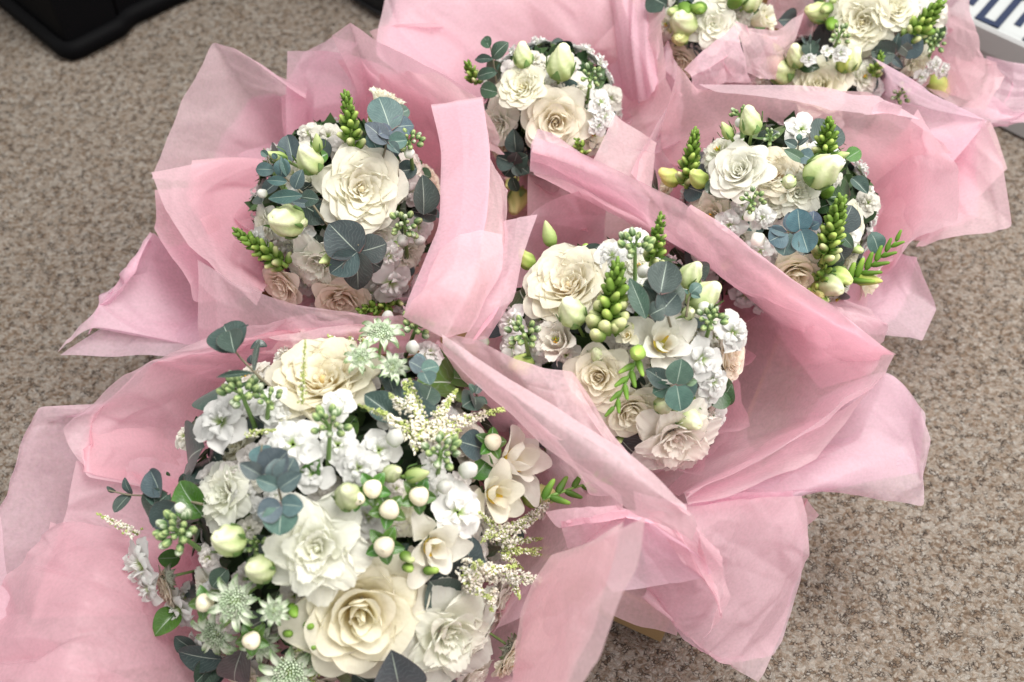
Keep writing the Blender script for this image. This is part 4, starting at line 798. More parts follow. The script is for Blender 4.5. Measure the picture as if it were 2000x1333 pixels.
def sheet(wrap, curves, amp=1., seed=0, creases=9, n=96, m=66, tint=PINK, sm=2, pleat=0., crum=1., edge=1., crinkle=None, under=None):
    if under:           # a second layer of the same wrap, shorter, seen through the first
        lo = [[(x, y, z - .006) for x, y, z in c] for c in curves]
        last = [tuple(q + (p_ - q) * under for p_, q in zip(A_, B_)) for A_, B_ in zip(lo[-1], lo[-2])]
        rs0 = np.random.RandomState(seed + 500); last = [(x + rs0.uniform(-12, 12), y + rs0.uniform(-12, 12), z) for x, y, z in last]
        sheet(wrap, lo[:-1] + [last], amp, seed + 300, creases, n, m, tint, sm, pleat, crum, edge, crinkle)
    rs = np.random.RandomState(seed + 11)
    Cs = []
    for c in curves:
        P3 = [tuple(at(*p)) for p in c]
        Cs.append(resamp(P3, n, sm))
    G = cross_interp(Cs, m)                       # m x n x 3
    du = np.gradient(G, axis=1); dv = np.gradient(G, axis=0)
    Nn = np.cross(du, dv); Nn /= np.linalg.norm(Nn, axis=2, keepdims=True) + 1e-9
    su = np.cumsum(np.linalg.norm(du, axis=2), 1); sv = np.cumsum(np.linalg.norm(dv, axis=2), 0)
    su -= su[:, :1]; D = np.zeros((m, n)); U = su; Vv = sv
    Lu, Lv = su.max(), sv.max()
    T = np.linspace(0, 1, m)[:, None] * np.ones((1, n)); Sx = np.ones((m, 1)) * np.linspace(0, 1, n)[None]
    for k in range(int(creases * 1.0)):                      # sharp creases, most running from throat to edge
        cu, cv = rs.uniform(0, Lu), rs.uniform(0, Lv)
        th = rs.normal(math.pi / 2, .45) if rs.rand() < .7 else rs.uniform(0, math.pi)
        d = (U - cu) * math.sin(th) - (Vv - cv) * math.cos(th); l = (U - cu) * math.cos(th) + (Vv - cv) * math.sin(th)
        w = rs.uniform(.004, .022) if k % 2 else rs.uniform(.012, .035); ln = rs.uniform(.04, .18)
        D += rs.choice([-1, 1], p=[.35, .65]) * (w / .02) ** .7 * rs.uniform(.001, .0034) * np.exp(-np.abs(d) / w) * np.exp(-(l / ln) ** 2) * amp
    if pleat: D += pleat * np.abs(np.mod(Sx * 5 + .3 * T + rs.rand(), 1) - .5) * (.3 + .7 * T)
    D += facets(U, Vv, rs, .040, 2.6, .0054 * min(amp, 1.6) * (.5 + .5 * crum))
    D += facets(U, Vv, rs, .016, 1.8, .0015 * amp)
    if amp > 1.15: D += facets(U, Vv, rs, .009, 1.2, .0009 * amp)
    for k in range(3):
        D += .0005 * amp * np.sin(rs.uniform(15, 60) * U + rs.uniform(15, 50) * Vv + rs.uniform(0, 6))
    for k in range(3):
        D += .0006 * edge * T ** 3 * np.sin(rs.uniform(30, 110) * U + rs.uniform(0, 6))
    G = G + Nn * D[..., None]
    base = np.array(wrap.location)
    V = (G.reshape(-1, 3) - base).tolist()
    me = mesh('tissue_sheet', V, grid_faces(m, n), M_paper_c if (crinkle if crinkle is not None else amp > 1.15) else M_paper)
    o = put('tissue_sheet', me, wrap, None, tuple(min(1, c * rs.uniform(.97, 1.02)) for c in tint))
    return o
def facets(U, Vv, rs, cell, stretch, h):
    """piecewise flat height field over a random triangulation: crisp crumple folds"""
    from mathutils.geometry import delaunay_2d_cdt
    Lu, Lv = U.max() + 1e-4, Vv.max() + 1e-4; n = int(np.clip(Lu * Lv / (cell * cell * stretch), 5, 260))
    pts = np.stack([rs.uniform(-.1 * Lu, 1.1 * Lu, n), rs.uniform(-.1 * Lv, 1.1 * Lv, n) / stretch], 1)
    q = .35; pts = np.vstack([pts, [(-q * Lu, -q * Lv / stretch), ((1 + q) * Lu, -q * Lv / stretch), ((1 + q) * Lu, (1 + q) * Lv / stretch), (-q * Lu, (1 + q) * Lv / stretch)]])
    vs, _, fs, *_r = delaunay_2d_cdt([Vector(p) for p in pts], [], [], 0, 1e-7)
    Z = rs.uniform(-1, 1, len(vs)); P = np.stack([U.ravel(), Vv.ravel() / stretch], 1); D = np.zeros(len(P))
    for f in fs:
        A, B, C = (np.array(vs[i]) for i in f[:3]); M = np.array([B - A, C - A]).T; dt = M[0, 0] * M[1, 1] - M[0, 1] * M[1, 0]
        if abs(dt) < 1e-12: continue
        lo, hi = np.minimum(np.minimum(A, B), C), np.maximum(np.maximum(A, B), C); k = np.where(((P >= lo) & (P <= hi)).all(1))[0]
        if not len(k): continue
        w = (P[k] - A) @ np.linalg.inv(M).T; ok = (w[:, 0] >= -1e-6) & (w[:, 1] >= -1e-6) & (w.sum(1) <= 1 + 1e-6); k = k[ok]; w = w[ok]
        D[k] = Z[f[0]] * (1 - w.sum(1)) + Z[f[1]] * w[:, 0] + Z[f[2]] * w[:, 1]
    return h * D.reshape(U.shape)
def wrap(label, b):
    e = empty('tissue_wrap', tuple(b.root.location)); WM[e] = Matrix.Translation(e.location)
    return tag(e, label, 'tissue wrap', 'pink tissue paper wraps around the bouquets')
w1 = wrap('pink tissue around the front left bouquet, its tall blurred flap rising at lower right', B1)
w2 = wrap('pink tissue around the left bouquet, with pointed see-through corners over the carpet', B2)
w3 = wrap('pink tissue around the middle bouquet, one long diagonal band folded across its front', B3)
w4 = wrap('pink tissue around the right bouquet, spreading over the carpet at the right', B4)
w5 = wrap('pink tissue behind the top middle bouquet, a broad upright sheet touching the dark bag', B5)
w6 = wrap('pink tissue with a crumpled peak in front of the cropped top bouquet', B6)
w7 = wrap('pale pink tissue with one long straight edge, around the half hidden bouquet', B7)
w8 = wrap('rumpled pink tissue around the top right bouquet, draped over the white box', B8)
def cone(w, b, up=0.0, k=1.04, sd=0):
    """gathered inner paper, from the tie up round the bunch"""
    rs = np.random.RandomState(sd + 5); V = []; na, nb_ = 90, 22; ph = rs.uniform(0, 6, 4)
    for i in range(nb_):
        t = i / (nb_ - 1)
        for j in range(na):
            a = 2 * math.pi * j / na; r_ = .028 + (b.R * k - .028) * t ** .75; f = 1 + (.05 + .03 * t) * math.sin(11 * a + ph[0]) + .03 * math.sin(23 * a + ph[1] + 2 * t)
            c = b.bind.lerp(Vector((b.c.x, b.c.y, b.c.z + up)), t); V.append(Vector((c.x + r_ * f * math.cos(a), c.y + r_ * f * math.sin(a), .03 + (b.c.z + up - .03) * t + .006 * math.sin(7 * a + ph[2]) * t)) - w.location)
    o = put('tissue_sheet', mesh('tissue_sheet', V, grid_faces(nb_, na, True), M_paper), w, None, PINK)
for k, (w, b) in enumerate(((w1, B1), (w2, B2), (w3, B3), (w4, B4), (w5, B5), (w6, B6), (w7, B7), (w8, B8))): cone(w, b, -.02, .98, k)

# --- left bouquet (w2)
sheet(w2, [[(640,360,.12),(610,330,.12),(600,320,.12),(600,300,.12),(610,290,.12)],
           [(470,360,.17),(490,300,.18),(520,240,.19),(560,220,.19),(600,210,.18)],
           [(302,350,.25),(345,240,.27),(415,82,.30),(500,113,.29),(600,175,.26)]], seed=1, under=0.35, tint=(0.92,0.70,0.78))
sheet(w2, [[(620,330,.12),(640,330,.12),(680,320,.12),(720,320,.12)],
           [(563,280,.19),(600,250,.19),(680,240,.20),(720,230,.20)],
           [(562,102,.29),(640,104,.28),(690,110,.28),(740,130,.27)]], seed=2, under=0.5, creases=5)
sheet(w2, [[(690,330,.12),(720,330,.12),(800,330,.12),(860,330,.12)],
           [(700,190,.235),(730,200,.22),(840,260,.21),(890,290,.21)],
           [(648,70,.315),(685,42,.325),(850,140,.31),(935,197,.30)]], seed=3, under=0.6, creases=6, tint=(0.94,0.70,0.76))
sheet(w2, [[(600,300,.13),(640,310,.13),(700,320,.13)],
           [(560,180,.24),(610,140,.24),(690,120,.24)],
           [(590,108,.27),(650,70,.30),(700,88,.28)]], seed=4, creases=4)
sheet(w2, [[(740,350,.13),(800,340,.13),(850,345,.13),(900,380,.14)],
           [(740,220,.22),(830,230,.23),(880,250,.23),(930,300,.22)],
           [(735,150,.27),(850,140,.32),(932,190,.32),(990,300,.27)]], seed=5, creases=6)
# left fan, two layers
sheet(w2, [[(640,330,.15),(600,380,.15),(580,440,.14),(560,500,.15),(560,560,.17)],
           [(470,308,.23),(440,370,.22),(440,440,.22),(470,500,.22),(520,560,.24)],
           [(294,340,.29),(325,410,.285),(370,478,.28),(430,530,.28),(505,590,.28)]], seed=6, under=0.6, creases=7)
sheet(w2, [[(560,340,.12),(560,400,.12),(540,470,.12),(540,560,.14)],
           [(420,360,.19),(410,430,.19),(430,510,.19),(450,580,.20)],
           [(302,372,.25),(297,450,.25),(335,505,.25),(388,575,.25)]], seed=7, creases=7, tint=(0.94,0.70,0.77))
sheet(w2, [[(430,450,.15),(450,520,.15),(470,600,.15),(480,680,.15)],
           [(340,480,.19),(350,540,.18),(370,600,.18),(400,680,.17)],
           [(297,455,.23),(262,530,.22),(205,585,.21),(190,640,.2)],
           [(299,462,.232),(258,536,.22),(205,585,.205),(114,690,.19)]], seed=8, under=0.3, creases=8, tint=(0.90,0.72,0.80))
sheet(w2, [[(300,600,.15),(340,600,.16),(400,610,.17),(440,600,.18)],
           [(200,640,.18),(260,640,.18),(340,650,.18),(420,650,.19)],
           [(116,691,.185),(230,692,.18),(330,690,.18),(410,696,.18)]], seed=9, creases=5, tint=(0.90,0.72,0.80))
# front band below the left bouquet
sheet(w2, [[(378,508,.285),(450,560,.30),(560,597,.315),(650,613,.32),(740,622,.33),(860,600,.34)],
           [(385,560,.27),(450,600,.28),(560,625,.30),(650,640,.305),(740,648,.31),(860,640,.32)],
           [(392,665,.23),(450,690,.23),(560,700,.25),(650,690,.25),(740,690,.26),(860,690,.27)]], seed=10, creases=8, edge=.5)
sheet(w2, [[(520,655,.285),(600,645,.30),(690,632,.31),(800,640,.315)],
           [(545,668,.29),(600,668,.30),(690,650,.31),(800,655,.315)],
           [(500,690,.25),(600,690,.26),(690,690,.27),(800,690,.28)]], seed=12, creases=4, edge=.4)
# right upright strips
sheet(w2, [[(842,206,.335),(890,197,.335),(942,192,.33)],
           [(862,300,.335),(905,290,.34),(958,300,.335)],
           [(858,440,.345),(900,430,.35),(952,420,.345)],
           [(797,598,.345),(840,590,.35),(930,520,.34)],
           [(790,613,.335),(830,637,.33),(905,640,.31)]], seed=13, under=0.5, creases=3, edge=.4, tint=(0.94,0.70,0.78))
sheet(w2, [[(950,300,.31),(975,335,.31),(992,365,.31)],
           [(950,380,.33),(980,400,.325),(1002,420,.31)],
           [(930,460,.335),(980,470,.33),(1000,480,.32)],
           [(880,640,.30),(930,640,.30),(960,640,.30)]], seed=14, creases=5, edge=.4)
sheet(w2, [[(868,490,.355),(900,460,.36),(940,452,.36),(982,458,.35)],
           [(840,550,.36),(890,520,.365),(940,505,.365),(978,530,.35)],
           [(812,592,.35),(850,580,.36),(905,585,.36),(955,575,.345)],
           [(795,618,.34),(830,640,.342),(868,662,.345),(915,648,.335)]], seed=15, creases=6, edge=.3)

# --- middle bouquet (w3)
sheet(w3, [[(975,425,.325),(1010,421,.325),(1050,419,.32)],
           [(975,500,.33),(1000,500,.33),(1022,500,.325)],
           [(940,590,.335),(975,600,.335),(1003,590,.33)],
           [(900,670,.32),(925,672,.32),(960,665,.31)]], seed=16, creases=5, edge=.4, tint=(0.96,0.72,0.78))
sheet(w3, [[(1010,700,.14),(1040,620,.13),(1060,540,.13),(1120,500,.13),(1180,480,.13)],
           [(985,640,.2),(1000,540,.2),(1030,470,.2),(1110,430,.2),(1180,410,.2)],
           [(960,660,.27),(1000,520,.26),(1030,420,.25),(1110,380,.25),(1190,360,.26)]], seed=17, creases=9)
# long back and right sheet: rolled rim, wide inner face
sheet(w3, [[(1060,345,.20),(1180,410,.20),(1300,470,.19),(1420,560,.17),(1520,640,.16),(1600,760,.18)],
           [(1035,330,.28),(1160,385,.285),(1300,455,.28),(1460,570,.275),(1600,640,.26),(1700,730,.25)],
           [(1036,300,.315),(1160,345,.32),(1310,415,.325),(1470,520,.325),(1600,605,.315),(1725,690,.30)],
           [(1045,266,.32),(1140,303,.33),(1330,392,.34),(1480,500,.34),(1620,590,.33),(1752,690,.31)]], seed=18, creases=11, n=130, edge=.3)
sheet(w3, [[(1300,500,.14),(1400,640,.13),(1420,760,.12),(1400,860,.12),(1300,960,.14)],
           [(1330,440,.22),(1480,600,.20),(1560,720,.18),(1530,830,.17),(1330,960,.2)],
           [(1340,410,.29),(1530,550,.29),(1700,690,.27),(1640,810,.25),(1350,968,.27)],
           [(1350,402,.33),(1550,545,.33),(1752,692,.31),(1725,740,.29),(1345,985,.29)]], seed=19, creases=10, n=130, edge=.4, crum=.6)
sheet(w3, [[(1500,860,.17),(1440,900,.18),(1390,930,.20),(1335,960,.22)],
           [(1660,800,.22),(1560,870,.23),(1450,930,.24),(1340,975,.26)],
           [(1740,725,.27),(1600,905,.26),(1480,955,.27),(1345,990,.29)]], seed=20, creases=5)
sheet(w3, [[(1600,780,.17),(1560,850,.18),(1480,920,.20),(1340,960,.22)],
           [(1730,730,.23),(1680,850,.21),(1520,940,.22),(1345,980,.25)],
           [(1790,785,.23),(1775,880,.2),(1540,970,.22),(1345,1000,.26)],
           [(1817,880,.20),(1808,992,.17),(1610,955,.19),(1400,992,.24)]], seed=21, under=0.3, creases=9, edge=.8, tint=(0.92,0.74,0.80))
sheet(w3, [[(940,700,.09),(980,520,.09),(1080,380,.10),(1240,330,.10),(1400,420,.10)],
           [(1100,720,.12),(1120,560,.12),(1180,460,.13),(1270,420,.14),(1400,520,.12)],
           [(1240,740,.10),(1260,640,.10),(1280,560,.10),(1340,560,.10),(1400,620,.10)]], seed=92, creases=14, amp=1.6)
sheet(w3, [[(900,760,.09),(1000,900,.09),(1150,1020,.09),(1300,1060,.09),(1500,980,.09)],
           [(1050,700,.12),(1120,800,.13),(1220,880,.14),(1320,900,.14),(1460,860,.12)],
           [(1150,640,.09),(1200,700,.09),(1260,740,.09),(1330,740,.09),(1420,700,.09)]], seed=93, creases=14, amp=1.6)
sheet(w5, [[(820,420,.09),(850,240,.09),(960,120,.09),(1120,90,.09),(1260,160,.09)],
           [(960,460,.10),(960,330,.11),(1020,240,.12),(1130,220,.12),(1260,260,.11)],
           [(1080,480,.09),(1080,400,.09),(1120,360,.09),(1200,340,.09),(1290,330,.09)]], seed=94, creases=14, amp=1.6)
sheet(w4, [[(1260,200,.08),(1400,90,.08),(1560,60,.08),(1760,100,.08)],
           [(1280,360,.10),(1440,260,.10),(1600,240,.10),(1780,260,.10)],
           [(1400,600,.08),(1500,620,.08),(1640,620,.08),(1740,560,.08)]], seed=95, creases=14, amp=1.6)
# front bands
sheet(w3, [[(866,652,.34),(935,664,.34),(1010,705,.335),(1060,722,.33),(1118,728,.325),(1155,780,.32),(1205,865,.31)],
           [(900,690,.33),(960,700,.33),(1020,740,.33),(1080,760,.325),(1130,790,.32),(1170,840,.315),(1230,900,.31)],
           [(930,740,.31),(990,760,.31),(1050,800,.31),(1100,830,.31),(1150,860,.31),(1200,890,.305),(1260,940,.305)]], seed=22, creases=5, edge=.6, crum=.5)
sheet(w3, [[(862,655,.355),(960,722,.36),(1080,792,.36),(1180,860,.36),(1275,925,.355),(1345,985,.345)],
           [(868,672,.355),(965,745,.362),(1070,820,.362),(1175,892,.362),(1265,950,.357),(1350,1010,.345)],
           [(870,690,.345),(960,770,.35),(1060,850,.35),(1170,925,.35),(1255,985,.345),(1360,1035,.33)],
           [(880,700,.325),(955,780,.33),(1050,862,.33),(1160,945,.33),(1245,1008,.325),(1350,1060,.31)]], seed=23, creases=6, n=120, edge=.4, crum=.5, tint=(0.96,0.74,0.79))
# lower right leaf of paper
sheet(w3, [[(1240,960,.25),(1330,990,.27),(1430,975,.26),(1556,962,.23)],
           [(1250,1060,.24),(1350,1070,.25),(1450,1060,.22),(1572,1040,.19)],
           [(1270,1130,.21),(1360,1160,.19),(1450,1160,.17),(1566,1120,.15)],
           [(1256,1155,.18),(1345,1240,.15),(1400,1285,.12),(1530,1235,.11)],
           [(1262,1160,.178),(1348,1244,.148),(1425,1300,.11),(1480,1332,.09)]], seed=24, under=0.4, creases=14, amp=1.3, n=120, m=100, tint=(0.95,0.74,0.80))
sheet(w3, [[(1240,1000,.275),(1300,1010,.285),(1360,1040,.29),(1400,1080,.28)],
           [(1290,1040,.27),(1330,1060,.275),(1370,1090,.265),(1410,1120,.24)],
           [(1340,1100,.25),(1370,1130,.24),(1400,1160,.22),(1430,1170,.19)],
           [(1390,1120,.225),(1400,1150,.22),(1410,1210,.20),(1370,1250,.16)]], seed=25, creases=8, amp=1.3)
sheet(w3, [[(1130,1010,.24),(1200,1010,.26),(1260,1020,.275),(1330,1060,.28)],
           [(1150,1090,.24),(1220,1070,.25),(1290,1070,.255),(1370,1095,.255)],
           [(1195,1156,.225),(1260,1152,.225),(1330,1140,.23),(1392,1120,.24)]], seed=26, creases=6, tint=(0.94,0.75,0.82), edge=.5)
sheet(w3, [[(1100,1080,.15),(1200,1090,.16),(1300,1110,.17)],
           [(1160,1140,.13),(1240,1140,.14),(1330,1160,.14)],
           [(1180,1190,.115),(1255,1222,.11),(1322,1238,.11)]], seed=27, creases=5)
sheet(w3, [[(1480,1000,.14),(1520,980,.14),(1550,965,.15)],
           [(1540,1040,.14),(1560,1010,.15),(1575,975,.16)],
           [(1580,1075,.13),(1583,1030,.14),(1600,1010,.15)]], seed=28, creases=3)

# --- front left bouquet (w1)
sheet(w1, [[(330,1300,.08),(330,1000,.10),(300,940,.10),(300,860,.10),(320,780,.10)],
           [(100,1320,.12),(160,1020,.14),(150,930,.14),(170,860,.14),(240,810,.14)],
           [(-80,1340,.15),(10,1040,.18),(30,930,.18),(70,850,.18),(160,800,.17)],
           [(-140,1360,.15),(-30,1060,.185),(8,960,.19),(72,796,.19),(265,784,.16)]], seed=30, creases=8, amp=1.2, tint=(0.92,0.74,0.80))
sheet(w1, [[(400,1040,.12),(420,900,.12),(470,760,.12),(560,700,.13),(700,660,.14)],
           [(300,960,.17),(300,850,.18),(400,740,.19),(520,690,.20),(680,640,.21)],
           [(180,930,.22),(180,810,.23),(300,715,.25),(480,668,.27),(690,632,.28)],
           [(150,905,.225),(130,845,.24),(245,728,.265),(400,664,.28),(690,618,.30)]], seed=31, under=0.4, creases=14, amp=1.3, n=120, m=90)
sheet(w1, [[(470,1200,.10),(440,1100,.10),(420,1020,.11),(420,940,.12)],
           [(300,1200,.16),(290,1080,.16),(300,1000,.16),(310,930,.17)],
           [(60,1210,.22),(90,1110,.21),(130,1000,.20),(150,900,.22)]], seed=32, creases=10, amp=1.3)
sheet(w1, [[(520,1460,.12),(480,1360,.12),(430,1260,.12),(400,1160,.13),(390,1060,.14)],
           [(300,1450,.20),(280,1350,.20),(290,1250,.20),(300,1140,.20),(310,1060,.19)],
           [(80,1450,.24),(120,1330,.24),(150,1220,.24),(190,1120,.23),(210,1040,.21)],
           [(-160,1480,.19),(-90,1330,.20),(-30,1180,.20),(70,1080,.21),(100,1022,.20)]], seed=33, creases=16, amp=2.2, n=130, m=100, tint=(0.92,0.65,0.72))
sheet(w1, [[(330,1500,.16),(300,1400,.16),(260,1330,.17)],
           [(120,1480,.2),(60,1300,.2),(50,1220,.2)],
           [(-200,1460,.20),(-140,1240,.2),(0,1000,.19)]], seed=35, creases=9, amp=1.4)
# inner right wall
sheet(w1, [[(930,800,.12),(950,900,.12),(960,1000,.12),(960,1120,.12),(950,1250,.13)],
           [(980,780,.21),(1060,860,.20),(1100,960,.19),(1080,1080,.19),(1030,1220,.2)],
           [(900,690,.31),(1060,830,.31),(1220,960,.28),(1240,1010,.27),(1160,1120,.26)]], seed=36, creases=12, amp=1.3)
sheet(w1, [[(820,690,.2),(860,760,.2),(900,830,.16)],
           [(855,670,.29),(930,760,.28),(1010,850,.24)],
           [(862,658,.32),(960,750,.32),(1100,860,.31)]], seed=37, creases=5)
sheet(w1, [[(1060,990,.26),(1130,980,.27),(1210,975,.28),(1290,1000,.28)],
           [(1090,1030,.27),(1150,1020,.28),(1230,1010,.285),(1300,1020,.28)],
           [(1110,1080,.24),(1170,1060,.25),(1240,1050,.25),(1310,1050,.25)]], seed=38, creases=7, amp=1.4)
# tall flap, close to the lens
sheet(w1, [[(985,1400,.20),(1000,1300,.22),(1010,1200,.25),(1040,1140,.28),(1080,1090,.30)],
           [(1060,1400,.30),(1080,1300,.32),(1100,1200,.34),(1130,1120,.36),(1160,1050,.375)],
           [(1110,1400,.33),(1160,1280,.36),(1200,1180,.38),(1235,1100,.395),(1247,1008,.405)]], seed=39, under=0.6, creases=7, n=60, edge=.6, tint=(0.94,0.72,0.77))

# --- right bouquet (w4)
sheet(w4, [[(1330,350,.12),(1420,330,.13),(1520,330,.14),(1620,330,.13),(1700,360,.12)],
           [(1290,280,.24),(1400,245,.26),(1520,250,.265),(1660,255,.26),(1770,310,.23)],
           [(1325,128,.32),(1365,170,.315),(1500,172,.31),(1700,180,.30),(1860,300,.27)]], seed=40, creases=8, n=120, edge=.5, crum=.7)
sheet(w4, [[(1365,165,.315),(1480,168,.32),(1600,170,.32),(1720,178,.31),(1800,230,.30)],
           [(1400,180,.33),(1500,195,.33),(1600,205,.33),(1690,215,.325),(1740,215,.31)]], seed=41, creases=5, edge=1, m=16, tint=(0.96,0.76,0.80))
sheet(w4, [[(1690,560,.12),(1700,480,.12),(1700,400,.12),(1690,320,.12)],
           [(1745,520,.18),(1770,430,.20),(1775,340,.21),(1760,260,.22)],
           [(1765,480,.235),(1862,430,.26),(1868,330,.28),(1790,215,.30)]], seed=42, under=0.5, creases=8, edge=.6)
sheet(w4, [[(1740,480,.14),(1760,400,.15),(1780,320,.16),(1800,250,.17)],
           [(1800,470,.19),(1860,420,.2),(1880,350,.21),(1880,270,.22)],
           [(1790,492,.21),(1976,441,.22),(1960,320,.24),(1925,232,.26)]], seed=43, under=0.5, creases=8, edge=.6)
sheet(w4, [[(1600,640,.16),(1640,580,.14),(1690,530,.13),(1730,480,.14)],
           [(1680,650,.18),(1720,600,.17),(1750,550,.17),(1770,500,.18)],
           [(1735,655,.2),(1800,668,.17),(1829,604,.17),(1795,500,.2)]], seed=44, under=0.4, creases=9, edge=.8, tint=(0.94,0.74,0.82))
sheet(w4, [[(1520,640,.16),(1580,600,.18),(1640,590,.19),(1700,600,.2)],
           [(1560,620,.24),(1620,606,.24),(1680,612,.24),(1736,632,.23)],
           [(1600,680,.22),(1660,680,.21),(1700,690,.20),(1728,668,.2)]], seed=45, creases=6, edge=.5)
sheet(w4, [[(1350,330,.14),(1330,380,.14),(1320,430,.15),(1340,470,.16)],
           [(1290,280,.22),(1270,340,.22),(1280,390,.24),(1310,430,.25)],
           [(1330,165,.30),(1250,290,.29),(1230,340,.29),(1290,380,.30)]], seed=46, creases=7)
# --- top middle bouquet (w5)
sheet(w5, [[(930,330,.12),(980,240,.12),(1060,200,.12),(1150,200,.12),(1210,260,.12)],
           [(850,200,.2),(900,110,.2),(1040,60,.2),(1180,80,.2),(1240,210,.2)],
           [(740,110,.24),(800,20,.24),(1020,-60,.25),(1200,-40,.25),(1275,180,.25)],
           [(738,60,.24),(760,-40,.24),(1020,-200,.25),(1280,-120,.25),(1288,100,.26)]], seed=50, under=0.3, creases=6, amp=1.0, n=120, m=90)
sheet(w5, [[(880,280,.15),(900,180,.15),(960,130,.15)],
           [(780,160,.20),(830,90,.20),(900,70,.2)],
           [(722,62,.23),(755,48,.24),(850,40,.24)]], seed=51, creases=6)
sheet(w5, [[(1180,330,.14),(1180,250,.14),(1170,180,.14),(1120,140,.13)],
           [(1240,280,.2),(1240,200,.21),(1220,130,.21),(1160,90,.2)],
           [(1320,245,.25),(1290,150,.27),(1295,50,.28),(1290,-60,.28)]], seed=52, creases=4, amp=1.0)
sheet(w5, [[(1050,250,.30),(1075,260,.30),(1140,305,.30),(1200,345,.30),(1270,390,.31)],
           [(1040,290,.305),(1080,300,.31),(1140,330,.31),(1200,360,.31),(1270,400,.31)],
           [(1035,335,.29),(1080,345,.29),(1140,370,.29),(1200,400,.28),(1270,440,.27)]], seed=53, creases=4, edge=.5, tint=(0.96,0.74,0.80))
sheet(w5, [[(1200,226,.29),(1230,245,.285),(1282,280,.27)],
           [(1170,290,.295),(1215,300,.29),(1278,320,.275)],
           [(1145,340,.28),(1200,370,.28),(1272,385,.27)]], seed=54, creases=4, edge=.5, tint=(0.96,0.76,0.80))
sheet(w5, [[(1030,250,.22),(1060,290,.20),(1110,320,.18)],
           [(1030,340,.20),(1080,370,.19),(1130,400,.18)],
           [(1030,430,.18),(1090,440,.18),(1150,450,.18)]], seed=55, creases=6)
sheet(w5, [[(1235,200,.20),(1270,160,.22),(1300,110,.24),(1310,80,.25)],
           [(1260,260,.2),(1290,230,.22),(1315,190,.24),(1330,150,.26)],
           [(1240,310,.21),(1275,300,.22),(1310,270,.24),(1335,210,.26)]], seed=56, creases=12, amp=2.2)
# --- cropped top bouquet (w6)
sheet(w6, [[(1335,135,.28),(1360,110,.29),(1395,75,.295),(1437,40,.30)],
           [(1350,150,.285),(1385,135,.29),(1420,110,.295),(1452,85,.295)],
           [(1350,180,.26),(1400,175,.26),(1440,170,.265),(1470,160,.27)]], seed=60, creases=6, amp=1.4, tint=(0.96,0.74,0.80))
sheet(w6, [[(1437,42,.30),(1460,55,.295),(1520,60,.28),(1575,25,.28)],
           [(1450,90,.28),(1480,100,.27),(1520,110,.26),(1565,80,.26)],
           [(1455,140,.25),(1480,150,.24),(1510,150,.23),(1550,120,.23)]], seed=61, creases=7, amp=1.4)
sheet(w6, [[(1480,50,.14),(1500,20,.14),(1500,-30,.14)],
           [(1530,60,.2),(1540,10,.21),(1540,-50,.21)],
           [(1580,70,.25),(1585,0,.26),(1585,-80,.26)]], seed=62, creases=7, amp=1.4)
# --- half hidden bouquet (w7)
sheet(w7, [[(1640,200,.14),(1680,160,.14),(1700,130,.14)],
           [(1740,240,.20),(1760,200,.21),(1730,140,.22)],
           [(1860,320,.23),(1930,235,.255),(1700,108,.285)]], seed=70, creases=6, edge=.4, tint=(0.96,0.77,0.84))
sheet(w7, [[(1560,110,.14),(1550,90,.14),(1570,70,.14)],
           [(1540,60,.2),(1560,30,.21),(1600,40,.2)],
           [(1530,80,.25),(1580,22,.27),(1660,95,.24)]], seed=72, creases=6)
sheet(w7, [[(1760,260,.2),(1820,250,.2),(1900,230,.2)],
           [(1840,320,.2),(1880,300,.21),(1935,240,.23)],
           [(1870,400,.18),(1920,380,.19),(1965,330,.2)]], seed=73, creases=5)
# --- top right bouquet (w8)
sheet(w8, [[(1700,-60,.14),(1780,-20,.14),(1800,60,.14),(1790,140,.14)],
           [(1780,-90,.2),(1850,-20,.2),(1870,80,.2),(1850,180,.2)],
           [(1860,-120,.26),(1905,0,.265),(1925,110,.25),(1905,200,.24)]], seed=80, creases=10, amp=1.6, pleat=.008)
sheet(w8, [[(1770,150,.16),(1810,120,.16),(1850,100,.17)],
           [(1850,200,.20),(1890,160,.21),(1910,110,.22)],
           [(1925,215,.22),(1963,150,.23),(1945,122,.24)]], seed=81, creases=7, amp=1.5)
sheet(w8, [[(1860,210,.14),(1900,180,.15),(1920,150,.16),(1925,110,.18)],
           [(1930,225,.16),(1960,190,.17),(1975,160,.18),(1980,120,.19)],
           [(2010,235,.17),(2060,190,.18),(2080,160,.19),(2080,130,.2)]], seed=82, creases=9, amp=1.6, pleat=.006, tint=(0.96,0.76,0.84))
sheet(w8, [[(1860,230,.15),(1890,200,.16),(1930,180,.17)],
           [(1890,260,.15),(1940,240,.16),(1980,220,.17)],
           [(1925,250,.14),(1990,240,.15),(2040,215,.16)]], seed=83, creases=6, amp=1.5, tint=(0.94,0.76,0.84))

# front of the wrap, mostly below the frame
sheet(w1, [[(420,1290,.10),(560,1350,.09),(700,1370,.09),(850,1350,.09),(980,1280,.10)],
           [(380,1360,.17),(540,1440,.16),(700,1460,.16),(860,1440,.16),(1010,1350,.17)],
           [(300,1440,.24),(500,1560,.24),(700,1600,.24),(900,1560,.24),(1050,1440,.24)]], seed=90, creases=9, amp=1.3)

sheet(w1, [[(860,1400,.08),(900,1300,.08),(930,1200,.09),(940,1100,.1)],
           [(1000,1460,.13),(1020,1340,.14),(1020,1220,.15),(1010,1120,.16)],
           [(1090,1480,.2),(1120,1340,.21),(1120,1220,.22),(1080,1120,.22)]], seed=96, creases=8, amp=1.3)
